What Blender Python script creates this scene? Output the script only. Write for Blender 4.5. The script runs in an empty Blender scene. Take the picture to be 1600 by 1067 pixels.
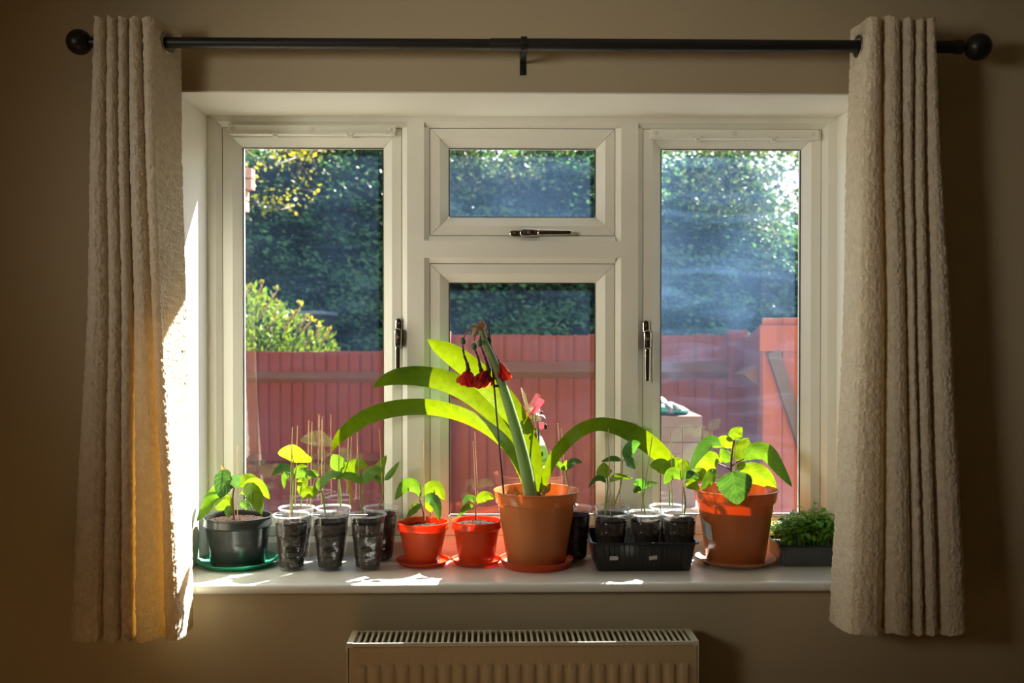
import bpy, bmesh, math, random
import numpy as np
from mathutils import Vector, Matrix, noise
R = math.radians
random.seed(7); RNG = np.random.RandomState(7)
SC = bpy.context.scene
COL = SC.collection
# ------------------------------------------------------------------ camera
CAMD, EYE = 2.83, 1.575
cam = bpy.data.cameras.new('camera'); cam_o = bpy.data.objects.new('camera', cam); COL.objects.link(cam_o)
cam.sensor_width = 36; cam.lens = 36; cam.clip_start = .05; cam.clip_end = 200
YAW, PITCH = math.atan(31/1600), math.atan(18.5/1600)
cam_o.location = (0, -CAMD, EYE)
cam_o.rotation_euler = (math.pi/2-PITCH, 0, -YAW)
cam.dof.use_dof = True; cam.dof.focus_distance = 2.68; cam.dof.aperture_fstop = 4.5
SC.camera = cam_o
# ------------------------------------------------------------------ light
SUN_TO = Vector((.453, .589, .669)).normalized()
w = bpy.data.worlds.new('world'); SC.world = w; w.use_nodes = True
nt = w.node_tree; sky = nt.nodes.new('ShaderNodeTexSky'); sky.sky_type = 'NISHITA'; sky.sun_disc = False
sky.sun_elevation = R(42); sky.sun_rotation = R(37.6); sky.air_density = 1.0; sky.dust_density = 1.5; sky.ozone_density = 1.0
nt.links.new(sky.outputs[0], nt.nodes['Background'].inputs[0]); nt.nodes['Background'].inputs[1].default_value = .22
sun = bpy.data.lights.new('sun', 'SUN'); sun.energy = 21; sun.angle = R(.6); sun.color = (1, .95, .86)
sun_o = bpy.data.objects.new('sun', sun); COL.objects.link(sun_o)
sun_o.rotation_euler = SUN_TO.to_track_quat('Z', 'Y').to_euler(); sun_o.location = (4, 6, 8)
def area(name, loc, sx, sy, rot, energy=0, color=(1, 1, 1), portal=False):
    l = bpy.data.lights.new(name, 'AREA'); l.shape = 'RECTANGLE'; l.size = sx; l.size_y = sy; l.energy = energy; l.color = color
    if portal: l.cycles.is_portal = True
    o = bpy.data.objects.new(name, l); COL.objects.link(o); o.location = loc; o.rotation_euler = rot
area('sky_portal', (.1, .09, 1.56), 1.75, 1.2, (R(-90), 0, 0), portal=True)
sp = bpy.data.lights.new('fill_spot', 'SPOT'); sp.energy = 56; sp.spot_size = R(46); sp.spot_blend = 1; sp.shadow_soft_size = .36; sp.color = (1, .94, .82)  # unseen fill lamp, added left of the camera to brighten frame and pots
sp_o = bpy.data.objects.new('fill_spot', sp); COL.objects.link(sp_o); sp_o.location = (-1.85, -2.6, 2.0)
sp_o.rotation_euler = (Vector((1.85+.38, 2.6, -.22))).to_track_quat('-Z', 'Y').to_euler()
vs = SC.view_settings; vs.view_transform = 'Standard'; vs.look = 'None'; vs.gamma = 1; vs.exposure = 1.15; vs.use_curve_mapping = False
SC.cycles.max_bounces = 10; SC.cycles.diffuse_bounces = 6; SC.cycles.transparent_max_bounces = 24
SC.cycles.transmission_bounces = 8; SC.cycles.glossy_bounces = 4
SC.cycles.use_denoising = True; SC.cycles.caustics_reflective = False; SC.cycles.caustics_refractive = False
SC.cycles.sample_clamp_indirect = 6
# ------------------------------------------------------------------ pixel -> world
FWD = Vector((math.sin(YAW)*math.cos(PITCH), math.cos(YAW)*math.cos(PITCH), -math.sin(PITCH)))
RGT = Vector((math.cos(YAW), -math.sin(YAW), 0)); UPV = RGT.cross(FWD)
C0 = Vector((0, -CAMD, EYE))
def P(px, py, Y):
    d = FWD + RGT*((px-800)/1600) + UPV*((533.5-py)/1600)
    return C0 + d*((Y+CAMD)/d.y)
def X(px, Y=0.): return P(px, 515, Y).x
def Z(py, Y=0., px=769): return P(px, py, Y).z
def mpp(Y): return (Y+CAMD)/1600
# ------------------------------------------------------------------ materials
def newmat(name):
    m = bpy.data.materials.new(name); m.use_nodes = True
    t = m.node_tree; t.nodes.clear(); out = t.nodes.new('ShaderNodeOutputMaterial')
    return m, t, out
def N(t, kind, **kw):
    n = t.nodes.new(kind)
    for k, v in kw.items():
        if k.startswith('i_'):
            key = k[2:]
            n.inputs[int(key) if key.isdigit() else key.replace('_', ' ')].default_value = v
        else: setattr(n, k, v)
    return n
def ramp(t, src, stops):
    r = N(t, 'ShaderNodeValToRGB'); e = r.color_ramp.elements
    while len(e) < len(stops): e.new(.5)
    for el, (p, c) in zip(e, stops):
        el.position = p; el.color = (*c, 1) if len(c) == 3 else c
    t.links.new(src, r.inputs[0]); return r.outputs[0]
def noise_out(t, scale, detail=3, coord='Object', stretch=None, rough=.5):
    tc = N(t, 'ShaderNodeTexCoord'); n = N(t, 'ShaderNodeTexNoise'); n.inputs['Scale'].default_value = scale
    n.inputs['Detail'].default_value = detail; n.inputs['Roughness'].default_value = rough
    src = tc.outputs[coord]
    if stretch:
        mp = N(t, 'ShaderNodeMapping'); mp.inputs['Scale'].default_value = stretch; t.links.new(src, mp.inputs[0]); src = mp.outputs[0]
    t.links.new(src, n.inputs['Vector']); return n.outputs[0]
def bump(t, src, strength, dist, bsdfs):
    b = N(t, 'ShaderNodeBump'); b.inputs['Strength'].default_value = strength; b.inputs['Distance'].default_value = dist
    t.links.new(src, b.inputs['Height'])
    for s in bsdfs: t.links.new(b.outputs[0], s.inputs['Normal'])
def pbr(name, c, rough=.5, metal=0., c2=None, nscale=20, stretch=None, b=0., bs=None, bd=.002, trans=0., tcol=None, spec=.5, coat=0., detail=4):
    m, t, out = newmat(name)
    p = N(t, 'ShaderNodeBsdfPrincipled'); p.inputs['Base Color'].default_value = (*c, 1); p.inputs['Roughness'].default_value = rough
    p.inputs['Metallic'].default_value = metal; p.inputs['Specular IOR Level'].default_value = spec; p.inputs['Coat Weight'].default_value = coat
    if c2:
        t.links.new(ramp(t, noise_out(t, nscale, detail, stretch=stretch), [(.35, c), (.65, c2)]), p.inputs['Base Color'])
    sh = p.outputs[0]; norms = [p]
    if trans:
        tr = N(t, 'ShaderNodeBsdfTranslucent'); tr.inputs[0].default_value = (*(tcol or c), 1)
        mx = N(t, 'ShaderNodeMixShader'); mx.inputs[0].default_value = trans
        t.links.new(sh, mx.inputs[1]); t.links.new(tr.outputs[0], mx.inputs[2]); sh = mx.outputs[0]; norms.append(tr)
    if b: bump(t, noise_out(t, bs or nscale, 3, stretch=stretch), b, bd, norms)
    t.links.new(sh, out.inputs[0]); return m
def leafmat(name, c, tc, trans=.5, rough=.35, vein=.6, veins=8., bstr=.6, tint=None):
    m, t, out = newmat(name)
    uv = N(t, 'ShaderNodeUVMap'); sep = N(t, 'ShaderNodeSeparateXYZ'); t.links.new(uv.outputs[0], sep.inputs[0])
    a = N(t, 'ShaderNodeMath', operation='ABSOLUTE'); t.links.new(sep.outputs[1], a.inputs[0])
    ml = N(t, 'ShaderNodeMath', operation='MULTIPLY', i_1=veins); t.links.new(sep.outputs[0], ml.inputs[0])
    m2 = N(t, 'ShaderNodeMath', operation='MULTIPLY_ADD'); m2.inputs[1].default_value = -veins*.32; t.links.new(a.outputs[0], m2.inputs[0]); t.links.new(ml.outputs[0], m2.inputs[2])
    if veins < .1: m2.inputs[1].default_value = 6
    fr = N(t, 'ShaderNodeMath', operation='PINGPONG'); fr.inputs[1].default_value = .5; t.links.new(m2.outputs[0], fr.inputs[0])
    mid = N(t, 'ShaderNodeMath', operation='MULTIPLY', i_1=4.5); t.links.new(a.outputs[0], mid.inputs[0])
    mn = N(t, 'ShaderNodeMath', operation='MINIMUM'); t.links.new(fr.outputs[0], mn.inputs[0]); t.links.new(mid.outputs[0], mn.inputs[1])
    vm = N(t, 'ShaderNodeMapRange'); vm.inputs[1].default_value = .0; vm.inputs[2].default_value = .16; t.links.new(mn.outputs[0], vm.inputs[0])
    ns = noise_out(t, 60, 3)
    def col(base, amt):
        mx = N(t, 'ShaderNodeMix', data_type='RGBA')
        lt = tuple(min(1, x*1.0*(1-amt)+y*amt) for x, y in zip(base, (base[0]*1.7+.05, base[1]*1.3+.05, base[2]*1.5+.02)))
        mx.inputs[6].default_value = (*lt, 1); mx.inputs[7].default_value = (*base, 1); t.links.new(vm.outputs[0], mx.inputs[0])
        m3 = N(t, 'ShaderNodeMix', data_type='RGBA', blend_type='MULTIPLY'); m3.inputs[0].default_value = .6
        t.links.new(mx.outputs[2], m3.inputs[6]); t.links.new(ramp(t, ns, [(.3, (.65, .7, .6)), (.7, (1.1, 1.1, 1.1))]), m3.inputs[7])
        return m3.outputs[2]
    p = N(t, 'ShaderNodeBsdfPrincipled'); p.inputs['Roughness'].default_value = rough; t.links.new(col(c, vein), p.inputs['Base Color'])
    p.inputs['Specular IOR Level'].default_value = .45
    tr = N(t, 'ShaderNodeBsdfTranslucent'); t.links.new(col(tc, vein*.4), tr.inputs[0])
    mx = N(t, 'ShaderNodeMixShader'); mx.inputs[0].default_value = trans; t.links.new(p.outputs[0], mx.inputs[1]); t.links.new(tr.outputs[0], mx.inputs[2])
    bump(t, vm.outputs[0], bstr, .0015, [p])
    t.links.new(mx.outputs[0], out.inputs[0]); return m
M = {}
M['wall'] = pbr('wall_paint', (.50, .43, .29), .85, c2=(.485, .415, .28), nscale=3, b=.15, bs=180, bd=.0008, spec=.2)
M['white_paint'] = pbr('white_plaster_paint', (.87, .85, .76), .7, b=.12, bs=140, bd=.0008, spec=.3)
M['ceiling'] = pbr('ceiling_paint', (.75, .70, .58), .9)
M['upvc'] = pbr('white_plastic_frame', (.84, .835, .75), .38, c2=(.82, .81, .72), nscale=9)
M['sill'] = pbr('white_gloss_sill', (.82, .83, .79), .22, b=.08, bs=25, bd=.0008)
M['gap'] = pbr('dark_gasket', (.03, .03, .03), .6)
M['chrome'] = pbr('polished_chrome', (.62, .62, .6), .12, 1.)
M['darkmetal'] = pbr('dark_keyhole', (.02, .02, .02), .4)
M['screw'] = pbr('plastic_screw_cap', (.7, .69, .6), .4)
M['black'] = pbr('matt_black_pole', (.012, .012, .012), .38)
M['steel'] = pbr('eyelet_steel', (.35, .32, .28), .3, 1.)
M['floor'] = pbr('oak_floor', (.42, .24, .11), .5, c2=(.36, .2, .09), nscale=6, stretch=(1, 12, 1))
M['radiator'] = pbr('cream_radiator_enamel', (.62, .50, .30), .4, c2=(.60, .48, .285), nscale=8, b=.1, bs=60, bd=.0004)
M['rad_grille'] = pbr('off_white_grille_enamel', (.70, .66, .52), .4)
M['rad_dark'] = pbr('radiator_inside', (.04, .035, .03), .8)
M['brass'] = pbr('brass_valve', (.45, .3, .12), .4, 1.)
M['greybody'] = pbr('dark_plastic_pot', (.032, .037, .036), .2)
M['greensaucer'] = pbr('green_plastic_saucer', (.02, .27, .15), .4, trans=.25, tcol=(.03, .5, .3))
M['red'] = pbr('red_orange_plastic', (.66, .12, .035), .18, trans=.5, tcol=(.85, .10, .015))
M['red_saucer'] = pbr('orange_plastic_saucer', (.60, .10, .03), .35, trans=.4, tcol=(.9, .14, .03))
M['brown'] = pbr('terracotta_plastic', (.62, .25, .08), .2, trans=.34, tcol=(.85, .32, .06), c2=(.59, .235, .075), nscale=8)
M['brown2'] = pbr('brown_orange_plastic', (.56, .18, .05), .17, trans=.3, tcol=(.75, .2, .03))
M['clay_saucer'] = pbr('dusty_terracotta_saucer', (.40, .19, .10), .6, c2=(.5, .28, .17), nscale=30, trans=.15)
M['tray'] = pbr('black_plastic_tray', (.014, .012, .011), .28)
M['soil'] = pbr('potting_soil', (.018, .010, .007), .95, c2=(.05, .028, .018), nscale=160, spec=.08, b=1, bs=200, bd=.004)
M['soil_dark'] = pbr('damp_soil', (.016, .011, .009), .8, c2=(.05, .034, .025), nscale=120, spec=.15, b=1, bs=150, bd=.003)
M['stick'] = pbr('bamboo_stick', (.62, .42, .22), .6, c2=(.5, .32, .16), nscale=50)
M['stake'] = pbr('dark_plant_stake', (.02, .012, .01), .5)
M['sticker'] = pbr('paper_sticker', (.62, .6, .55), .7, c2=(.3, .3, .28), nscale=420)
M['amaryllis'] = leafmat('strap_leaf', (.055, .18, .008), (.155, .205, .001), .5, .35, .25, 0.001, .1)
M['stalk'] = pbr('flower_stalk', (.20, .30, .12), .45, trans=.2, tcol=(.3, .5, .08), c2=(.26, .36, .15), nscale=40, stretch=(1, 1, .15))
M['leaf'] = leafmat('seedling_leaf', (.11, .26, .055), (.12, .23, .008), .5, .4)
M['leaf_dark'] = leafmat('dark_leaf', (.05, .16, .05), (.08, .22, .015), .4, .3)
M['leaf_bright'] = leafmat('lime_leaf', (.15, .30, .035), (.19, .28, .004), .55, .35)
M['leaf_glossy'] = leafmat('textured_glossy_leaf', (.05, .15, .065), (.09, .22, .02), .3, .24, 1., 7., 1.)
M['leaf_yellow'] = leafmat('yellowed_leaf', (.50, .30, .08), (.40, .22, .04), .5, .5)
M['stem'] = pbr('green_stem', (.22, .40, .08), .5, trans=.25, tcol=(.35, .6, .05))
M['stem_red'] = pbr('red_brown_stem', (.16, .04, .03), .5, trans=.1)
M['cress'] = leafmat('herb_leaf', (.17, .44, .04), (.18, .40, .012), .5, .5, .3)
M['petal'] = pbr('wilted_red_petal', (.42, .02, .018), .6, c2=(.16, .012, .01), nscale=60, trans=.5, tcol=(.9, .05, .03), b=.8, bs=120, bd=.003)
M['petal_brown'] = pbr('wilted_brown_petal', (.30, .05, .015), .7, c2=(.12, .02, .01), nscale=60, trans=.5, tcol=(.7, .16, .03), b=.8, bs=120, bd=.003)
M['neck'] = pbr('shrivelled_tube', (.07, .015, .012), .7, b=.5, bs=200)
M['ovary'] = pbr('green_ovary', (.07, .14, .03), .5, trans=.2, tcol=(.1, .25, .03))
M['papery'] = pbr('papery_spathe', (.38, .22, .12), .8, trans=.4, tcol=(.6, .35, .15), c2=(.28, .15, .08), nscale=60, b=.6, bs=150)
M['bulb'] = pbr('bulb_skin', (.35, .16, .06), .8, c2=(.2, .08, .03), nscale=50, trans=.2)
M['bee_pink'] = pbr('pink_translucent_plastic', (.8, .22, .25), .3, trans=.5, tcol=(.95, .3, .35))
M['bee_white'] = pbr('cream_plastic', (.75, .7, .45), .4, trans=.2)
M['bee_head'] = pbr('pink_head_plastic', (.65, .36, .42), .35)
M['bee_black'] = pbr('black_plastic', (.012, .012, .012), .35)
M['bee_stick'] = pbr('green_stick', (.01, .20, .06), .4)
M['tag_green'] = pbr('tag_green_print', (.02, .30, .12), .4, trans=.3)
M['tag_lime'] = pbr('tag_lime_card', (.50, .62, .30), .5, trans=.4, c2=(.62, .66, .4), nscale=40)
M['ink'] = pbr('black_ink', (.03, .04, .02), .6)
M['fence'] = pbr('red_stained_fence', (.195, .036, .017), .8, c2=(.15, .029, .015), nscale=4, stretch=(6, 6, .6), b=.4, bs=20)
M['fence2'] = pbr('orange_stained_gate', (.30, .068, .022), .8, c2=(.24, .052, .018), nscale=4, stretch=(6, 6, .6), b=.4, bs=20)
M['rail'] = pbr('weathered_rail', (.19, .055, .024), .8, c2=(.17, .085, .03), nscale=5, stretch=(1, 3, 3))
M['brace'] = pbr('weathered_brace', (.10, .06, .045), .8)
M['ground'] = pbr('paving', (.16, .15, .135), .9, c2=(.11, .105, .09), nscale=2)
M['card'] = pbr('brown_cardboard', (.10, .06, .042), .8, c2=(.09, .052, .036), nscale=6)
M['bag_green'] = pbr('green_bag', (.0, .10, .07), .45, b=.3, bs=20)
M['bag_grey'] = pbr('grey_bag_band', (.07, .065, .065), .5)
M['bag_white'] = pbr('white_bag_paper', (.22, .21, .20), .5, b=.3, bs=20)
M['bag_lime'] = pbr('lime_bag_patch', (.18, .34, .12), .5)
M['brick'] = pbr('orange_brick', (.50, .22, .13), .8, c2=(.55, .28, .19), nscale=25)
M['mortar'] = pbr('mortar', (.6, .56, .5), .9)
M['shed'] = pbr('grey_shed_felt', (.18, .2, .23), .8)
M['shed_wall'] = pbr('dark_shed_boards', (.03, .035, .03), .8)
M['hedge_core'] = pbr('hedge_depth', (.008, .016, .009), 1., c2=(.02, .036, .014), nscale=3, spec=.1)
M['wood_table'] = pbr('garden_table_wood', (.25, .16, .1), .8)
def hedgemat(name, a, b, tr, trans=.45):
    m, t, out = newmat(name)
    g = N(t, 'ShaderNodeObjectInfo'); ns = noise_out(t, 1.3, 3)
    c = ramp(t, ns, [(.3, a), (.7, b)])
    p = N(t, 'ShaderNodeBsdfPrincipled'); p.inputs['Roughness'].default_value = .45; t.links.new(c, p.inputs['Base Color'])
    q = N(t, 'ShaderNodeBsdfTranslucent'); q.inputs[0].default_value = (*tr, 1)
    mx = N(t, 'ShaderNodeMixShader'); mx.inputs[0].default_value = trans; t.links.new(p.outputs[0], mx.inputs[1]); t.links.new(q.outputs[0], mx.inputs[2])
    t.links.new(mx.outputs[0], out.inputs[0]); return m
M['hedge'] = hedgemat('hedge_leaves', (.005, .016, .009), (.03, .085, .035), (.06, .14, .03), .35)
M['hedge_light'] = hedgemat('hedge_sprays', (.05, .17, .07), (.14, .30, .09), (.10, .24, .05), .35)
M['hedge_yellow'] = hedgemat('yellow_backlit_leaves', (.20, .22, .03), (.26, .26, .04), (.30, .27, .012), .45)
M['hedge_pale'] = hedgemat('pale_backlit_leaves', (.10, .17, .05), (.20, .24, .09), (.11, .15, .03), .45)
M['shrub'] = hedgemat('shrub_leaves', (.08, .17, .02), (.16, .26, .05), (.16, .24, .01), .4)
M['shrub_pink'] = pbr('pink_new_growth', (.55, .30, .24), .5, trans=.3)
def schlick(t, f0, k=1.):
    lw = N(t, 'ShaderNodeLayerWeight'); lw.inputs[0].default_value = .5
    pw = N(t, 'ShaderNodeMath', operation='POWER', i_1=5.); t.links.new(lw.outputs['Facing'], pw.inputs[0])
    ma = N(t, 'ShaderNodeMath', operation='MULTIPLY_ADD'); ma.inputs[1].default_value = (1-f0)*k; ma.inputs[2].default_value = f0; t.links.new(pw.outputs[0], ma.inputs[0])
    return ma.outputs[0]
def glassmat(DUST):
    m, t, out = newmat('dusty_window_glass')
    tp = N(t, 'ShaderNodeBsdfTransparent'); tp.inputs[0].default_value = (.97, .985, .975, 1)
    gl = N(t, 'ShaderNodeBsdfGlossy'); gl.inputs['Roughness'].default_value = .0
    fr = schlick(t, .075)
    m1 = N(t, 'ShaderNodeMixShader'); t.links.new(fr, m1.inputs[0]); t.links.new(tp.outputs[0], m1.inputs[1]); t.links.new(gl.outputs[0], m1.inputs[2])
    du = N(t, 'ShaderNodeBsdfTranslucent'); du.inputs[0].default_value = (.30, .56, 1, 1)
    # dust: smears, a film and specks
    a = noise_out(t, 3.5, 5, )
    tc = N(t, 'ShaderNodeTexCoord'); mp = N(t, 'ShaderNodeMapping'); mp.inputs['Rotation'].default_value = (0, R(32), 0); mp.inputs['Scale'].default_value = (2, 1, 11)
    t.links.new(tc.outputs['Object'], mp.inputs[0]); st = N(t, 'ShaderNodeTexNoise'); st.inputs['Scale'].default_value = 1.6; st.inputs['Detail'].default_value = 5; st.inputs['Distortion'].default_value = 1.2
    t.links.new(mp.outputs[0], st.inputs['Vector'])
    vo = N(t, 'ShaderNodeTexVoronoi'); vo.inputs['Scale'].default_value = 60; t.links.new(tc.outputs['Object'], vo.inputs['Vector'])
    sp = N(t, 'ShaderNodeMapRange'); sp.inputs[1].default_value = .07; sp.inputs[2].default_value = .04; sp.inputs[3].default_value = 0; sp.inputs[4].default_value = .16; t.links.new(vo.outputs['Distance'], sp.inputs[0])
    sn = N(t, 'ShaderNodeMapRange'); sn.inputs[1].default_value = .56; sn.inputs[2].default_value = .62; t.links.new(noise_out(t, 31, 1), sn.inputs[0])
    sm = N(t, 'ShaderNodeMath', operation='MULTIPLY'); t.links.new(sp.outputs[0], sm.inputs[0]); t.links.new(sn.outputs[0], sm.inputs[1])
    r1 = N(t, 'ShaderNodeMapRange'); r1.inputs[1].default_value = .35; r1.inputs[2].default_value = .75; r1.inputs[3].default_value = DUST[0]; r1.inputs[4].default_value = DUST[1]; t.links.new(a, r1.inputs[0])
    r2 = N(t, 'ShaderNodeMapRange'); r2.inputs[1].default_value = .5; r2.inputs[2].default_value = .8; r2.inputs[3].default_value = 0; r2.inputs[4].default_value = DUST[2]; t.links.new(st.outputs[0], r2.inputs[0])
    ad = N(t, 'ShaderNodeMath', operation='ADD'); t.links.new(r1.outputs[0], ad.inputs[0]); t.links.new(r2.outputs[0], ad.inputs[1])
    a2 = N(t, 'ShaderNodeMath', operation='ADD'); t.links.new(ad.outputs[0], a2.inputs[0]); t.links.new(sm.outputs[0], a2.inputs[1])
    sx = N(t, 'ShaderNodeSeparateXYZ'); t.links.new(tc.outputs['Object'], sx.inputs[0])
    gz = N(t, 'ShaderNodeMapRange'); gz.inputs[1].default_value = .25; gz.inputs[2].default_value = .8; gz.inputs[3].default_value = .4; gz.inputs[4].default_value = 1.1; t.links.new(sx.outputs[2], gz.inputs[0])  # share of haze in the mix drops towards the window's bottom
    a3 = N(t, 'ShaderNodeMath', operation='MULTIPLY'); t.links.new(a2.outputs[0], a3.inputs[0]); t.links.new(gz.outputs[0], a3.inputs[1]); a2 = a3
    m2 = N(t, 'ShaderNodeMixShader'); t.links.new(a2.outputs[0], m2.inputs[0]); t.links.new(m1.outputs[0], m2.inputs[1]); t.links.new(du.outputs[0], m2.inputs[2])
    t.links.new(m2.outputs[0], out.inputs[0]); return m
M['glass_left'] = glassmat((.0018, .008, .003)); M['glass_top'] = glassmat((.007, .016, .01)); M['glass_mid'] = glassmat((.0018, .0065, .0035)); M['glass_right'] = glassmat((.009, .025, .018))
def clearmat(name, tint, milk, rough=.12, mcol=(.9, .92, .92)):
    m, t, out = newmat(name)
    tp = N(t, 'ShaderNodeBsdfTransparent'); tp.inputs[0].default_value = (*tint, 1)
    gl = N(t, 'ShaderNodeBsdfGlossy'); gl.inputs['Roughness'].default_value = rough
    ad = schlick(t, .06, .8)
    m1 = N(t, 'ShaderNodeMixShader'); t.links.new(ad, m1.inputs[0]); t.links.new(tp.outputs[0], m1.inputs[1]); t.links.new(gl.outputs[0], m1.inputs[2])
    df = N(t, 'ShaderNodeBsdfDiffuse'); df.inputs[0].default_value = (*mcol, 1); tl = N(t, 'ShaderNodeBsdfTranslucent'); tl.inputs[0].default_value = (*mcol, 1)
    m3 = N(t, 'ShaderNodeMixShader'); m3.inputs[0].default_value = .5; t.links.new(df.outputs[0], m3.inputs[1]); t.links.new(tl.outputs[0], m3.inputs[2])
    m2 = N(t, 'ShaderNodeMixShader'); t.links.new(m1.outputs[0], m2.inputs[1]); t.links.new(m3.outputs[0], m2.inputs[2])
    t.links.new(ramp(t, noise_out(t, 25, 4, stretch=(1, 1, 2)), [(.3, (milk*.5,)*3), (.75, (milk*1.6,)*3)]), m2.inputs[0])
    t.links.new(m2.outputs[0], out.inputs[0]); return m
M['cup'] = clearmat('clear_cup_plastic', (.95, .96, .96), .022)
M['cup_rim'] = clearmat('cup_rim_plastic', (.9, .93, .93), .22)
M['film'] = clearmat('cling_film', (.9, .92, .91), .07, .15)
def fabricmat():
    m, t, out = newmat('cream_boucle_fabric')
    n1 = noise_out(t, 170, 3); n2 = noise_out(t, 60, 3)
    d = N(t, 'ShaderNodeBsdfDiffuse'); t.links.new(ramp(t, n2, [(.3, (.70, .62, .48)), (.7, (.82, .75, .60))]), d.inputs[0])
    tr = N(t, 'ShaderNodeBsdfTranslucent'); tr.inputs[0].default_value = (.80, .46, .10, 1)
    mx = N(t, 'ShaderNodeMixShader'); mx.inputs[0].default_value = .14; t.links.new(d.outputs[0], mx.inputs[1]); t.links.new(tr.outputs[0], mx.inputs[2])
    bump(t, n1, .9, .004, [d, tr]); t.links.new(mx.outputs[0], out.inputs[0]); return m
M['fabric'] = fabricmat()
# ------------------------------------------------------------------ object helpers
ORG = {}
def tag(o, label=None, cat=None, group=None, kind=None):
    if label: o['label'] = label
    if cat: o['category'] = cat
    if group: o['group'] = group
    if kind: o['kind'] = kind
    return o
def thing(name, loc, label=None, cat=None, group=None, kind=None):
    o = bpy.data.objects.new(name, None); COL.objects.link(o); o.location = loc; o.empty_display_size = .02
    ORG[o.name] = Vector(loc); return tag(o, label, cat, group, kind)
class MB:
    def __init__(s): s.v = []; s.f = []; s.uv = []; s.mi = []; s.cur = 0
    def add(s, v, f, uv=None):
        o = len(s.v); s.v += [tuple(p) for p in v]; s.f += [tuple(i+o for i in q) for q in f]
        s.uv += (uv if uv else [(0, 0)]*len(v)); s.mi += [s.cur]*len(f); return s
    def box(s, a, b, bev=0):
        (x0, y0, z0), (x1, y1, z1) = a, b
        x0, x1 = min(x0, x1), max(x0, x1); y0, y1 = min(y0, y1), max(y0, y1); z0, z1 = min(z0, z1), max(z0, z1)
        if not bev:
            v = [(x, y, z) for x in (x0, x1) for y in (y0, y1) for z in (z0, z1)]
            return s.add(v, [(0, 1, 3, 2), (4, 6, 7, 5), (0, 4, 5, 1), (2, 3, 7, 6), (0, 2, 6, 4), (1, 5, 7, 3)])
        bm = bmesh.new(); bmesh.ops.create_cube(bm, size=1)
        for q in bm.verts: q.co = Vector(((x0+x1)/2+q.co.x*(x1-x0), (y0+y1)/2+q.co.y*(y1-y0), (z0+z1)/2+q.co.z*(z1-z0)))
        bmesh.ops.bevel(bm, geom=bm.edges[:], offset=bev, segments=2, affect='EDGES', profile=.5)
        s.frombm(bm); return s
    def frombm(s, bm, mat=None):
        bm.verts.index_update(); v = [(mat @ q.co if mat else q.co.copy()) for q in bm.verts]
        s.add(v, [[q.index for q in f.verts] for f in bm.faces]); bm.free(); return s
    def lathe(s, prof, c, seg=40, axis='Z', squash=None, wob=0):
        v = []; n = len(prof)
        for k in range(seg):
            a = 2*math.pi*k/seg
            for r, h in prof:
                p = (r*math.cos(a), r*math.sin(a), h)
                if axis == 'X': p = (h, r*math.cos(a), r*math.sin(a))
                if axis == 'Y': p = (r*math.cos(a), h, r*math.sin(a))
                v.append((c[0]+p[0], c[1]+p[1], c[2]+p[2]))
        f = [(k*n+j, ((k+1) % seg)*n+j, ((k+1) % seg)*n+j+1, k*n+j+1) for k in range(seg) for j in range(n-1)]
        return s.add(v, f)
    def tube(s, pts, rad, seg=8, cap=True):
        pts = [Vector(p) for p in pts]; n = len(pts)
        if not hasattr(rad, '__len__'): rad = [rad]*n
        v = []; prev = None
        for i, p in enumerate(pts):
            t = (pts[min(i+1, n-1)]-pts[max(i-1, 0)]).normalized()
            if prev is None: prev = t.orthogonal().normalized()
            a = (prev - t*prev.dot(t)).normalized(); prev = a; b = t.cross(a)
            for k in range(seg):
                q = 2*math.pi*k/seg; v.append(p+(a*math.cos(q)+b*math.sin(q))*rad[i])
        f = [(i*seg+k, i*seg+(k+1) % seg, (i+1)*seg+(k+1) % seg, (i+1)*seg+k) for i in range(n-1) for k in range(seg)]
        if cap: f += [tuple(range(seg))[::-1], tuple(range((n-1)*seg, n*seg))]
        return s.add(v, f)
    def ball(s, c, r, sx=1, sy=1, sz=1, sub=2, rot=None, wob=0):
        bm = bmesh.new(); bmesh.ops.create_icosphere(bm, subdivisions=sub, radius=1)
        for q in bm.verts:
            p = Vector((q.co.x*sx, q.co.y*sy, q.co.z*sz))*r
            if wob: p *= 1+wob*noise.noise(q.co*2+Vector(c)*9)
            if rot: p = rot @ p
            q.co = p+Vector(c)
        return s.frombm(bm)
    def build(s, name, mat, parent=None, smooth=False, angle=None):
        org = ORG.get(parent.name, Vector()) if parent else Vector()
        me = bpy.data.meshes.new(name); me.from_pydata([(a-org.x, b-org.y, c-org.z) for a, b, c in s.v], [], s.f)
        mats = mat if isinstance(mat, (list, tuple)) else [mat]
        for m in mats: me.materials.append(m)
        if len(mats) > 1: me.polygons.foreach_set('material_index', s.mi)
        if any(u != (0, 0) for u in s.uv[:50]):
            ul = me.uv_layers.new(name='UVMap'); idx = np.empty(len(me.loops), int); me.loops.foreach_get('vertex_index', idx)
            ul.data.foreach_set('uv', np.array(s.uv, dtype=np.float32)[idx].ravel())
        if smooth:
            me.polygons.foreach_set('use_smooth', [True]*len(me.polygons))
        me.update()
        if smooth and angle: me.set_sharp_from_angle(angle=R(angle))
        o = bpy.data.objects.new(name, me); COL.objects.link(o)
        if parent: o.parent = parent; ORG[o.name] = org
        return o
def recalc(o):
    bm = bmesh.new(); bm.from_mesh(o.data); bmesh.ops.recalc_face_normals(bm, faces=bm.faces[:]); bm.to_mesh(o.data); bm.free(); return o
def dup(o, loc, name=None):
    c = o.copy(); c.location = loc; COL.objects.link(c); c.parent = o.parent; return c
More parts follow.
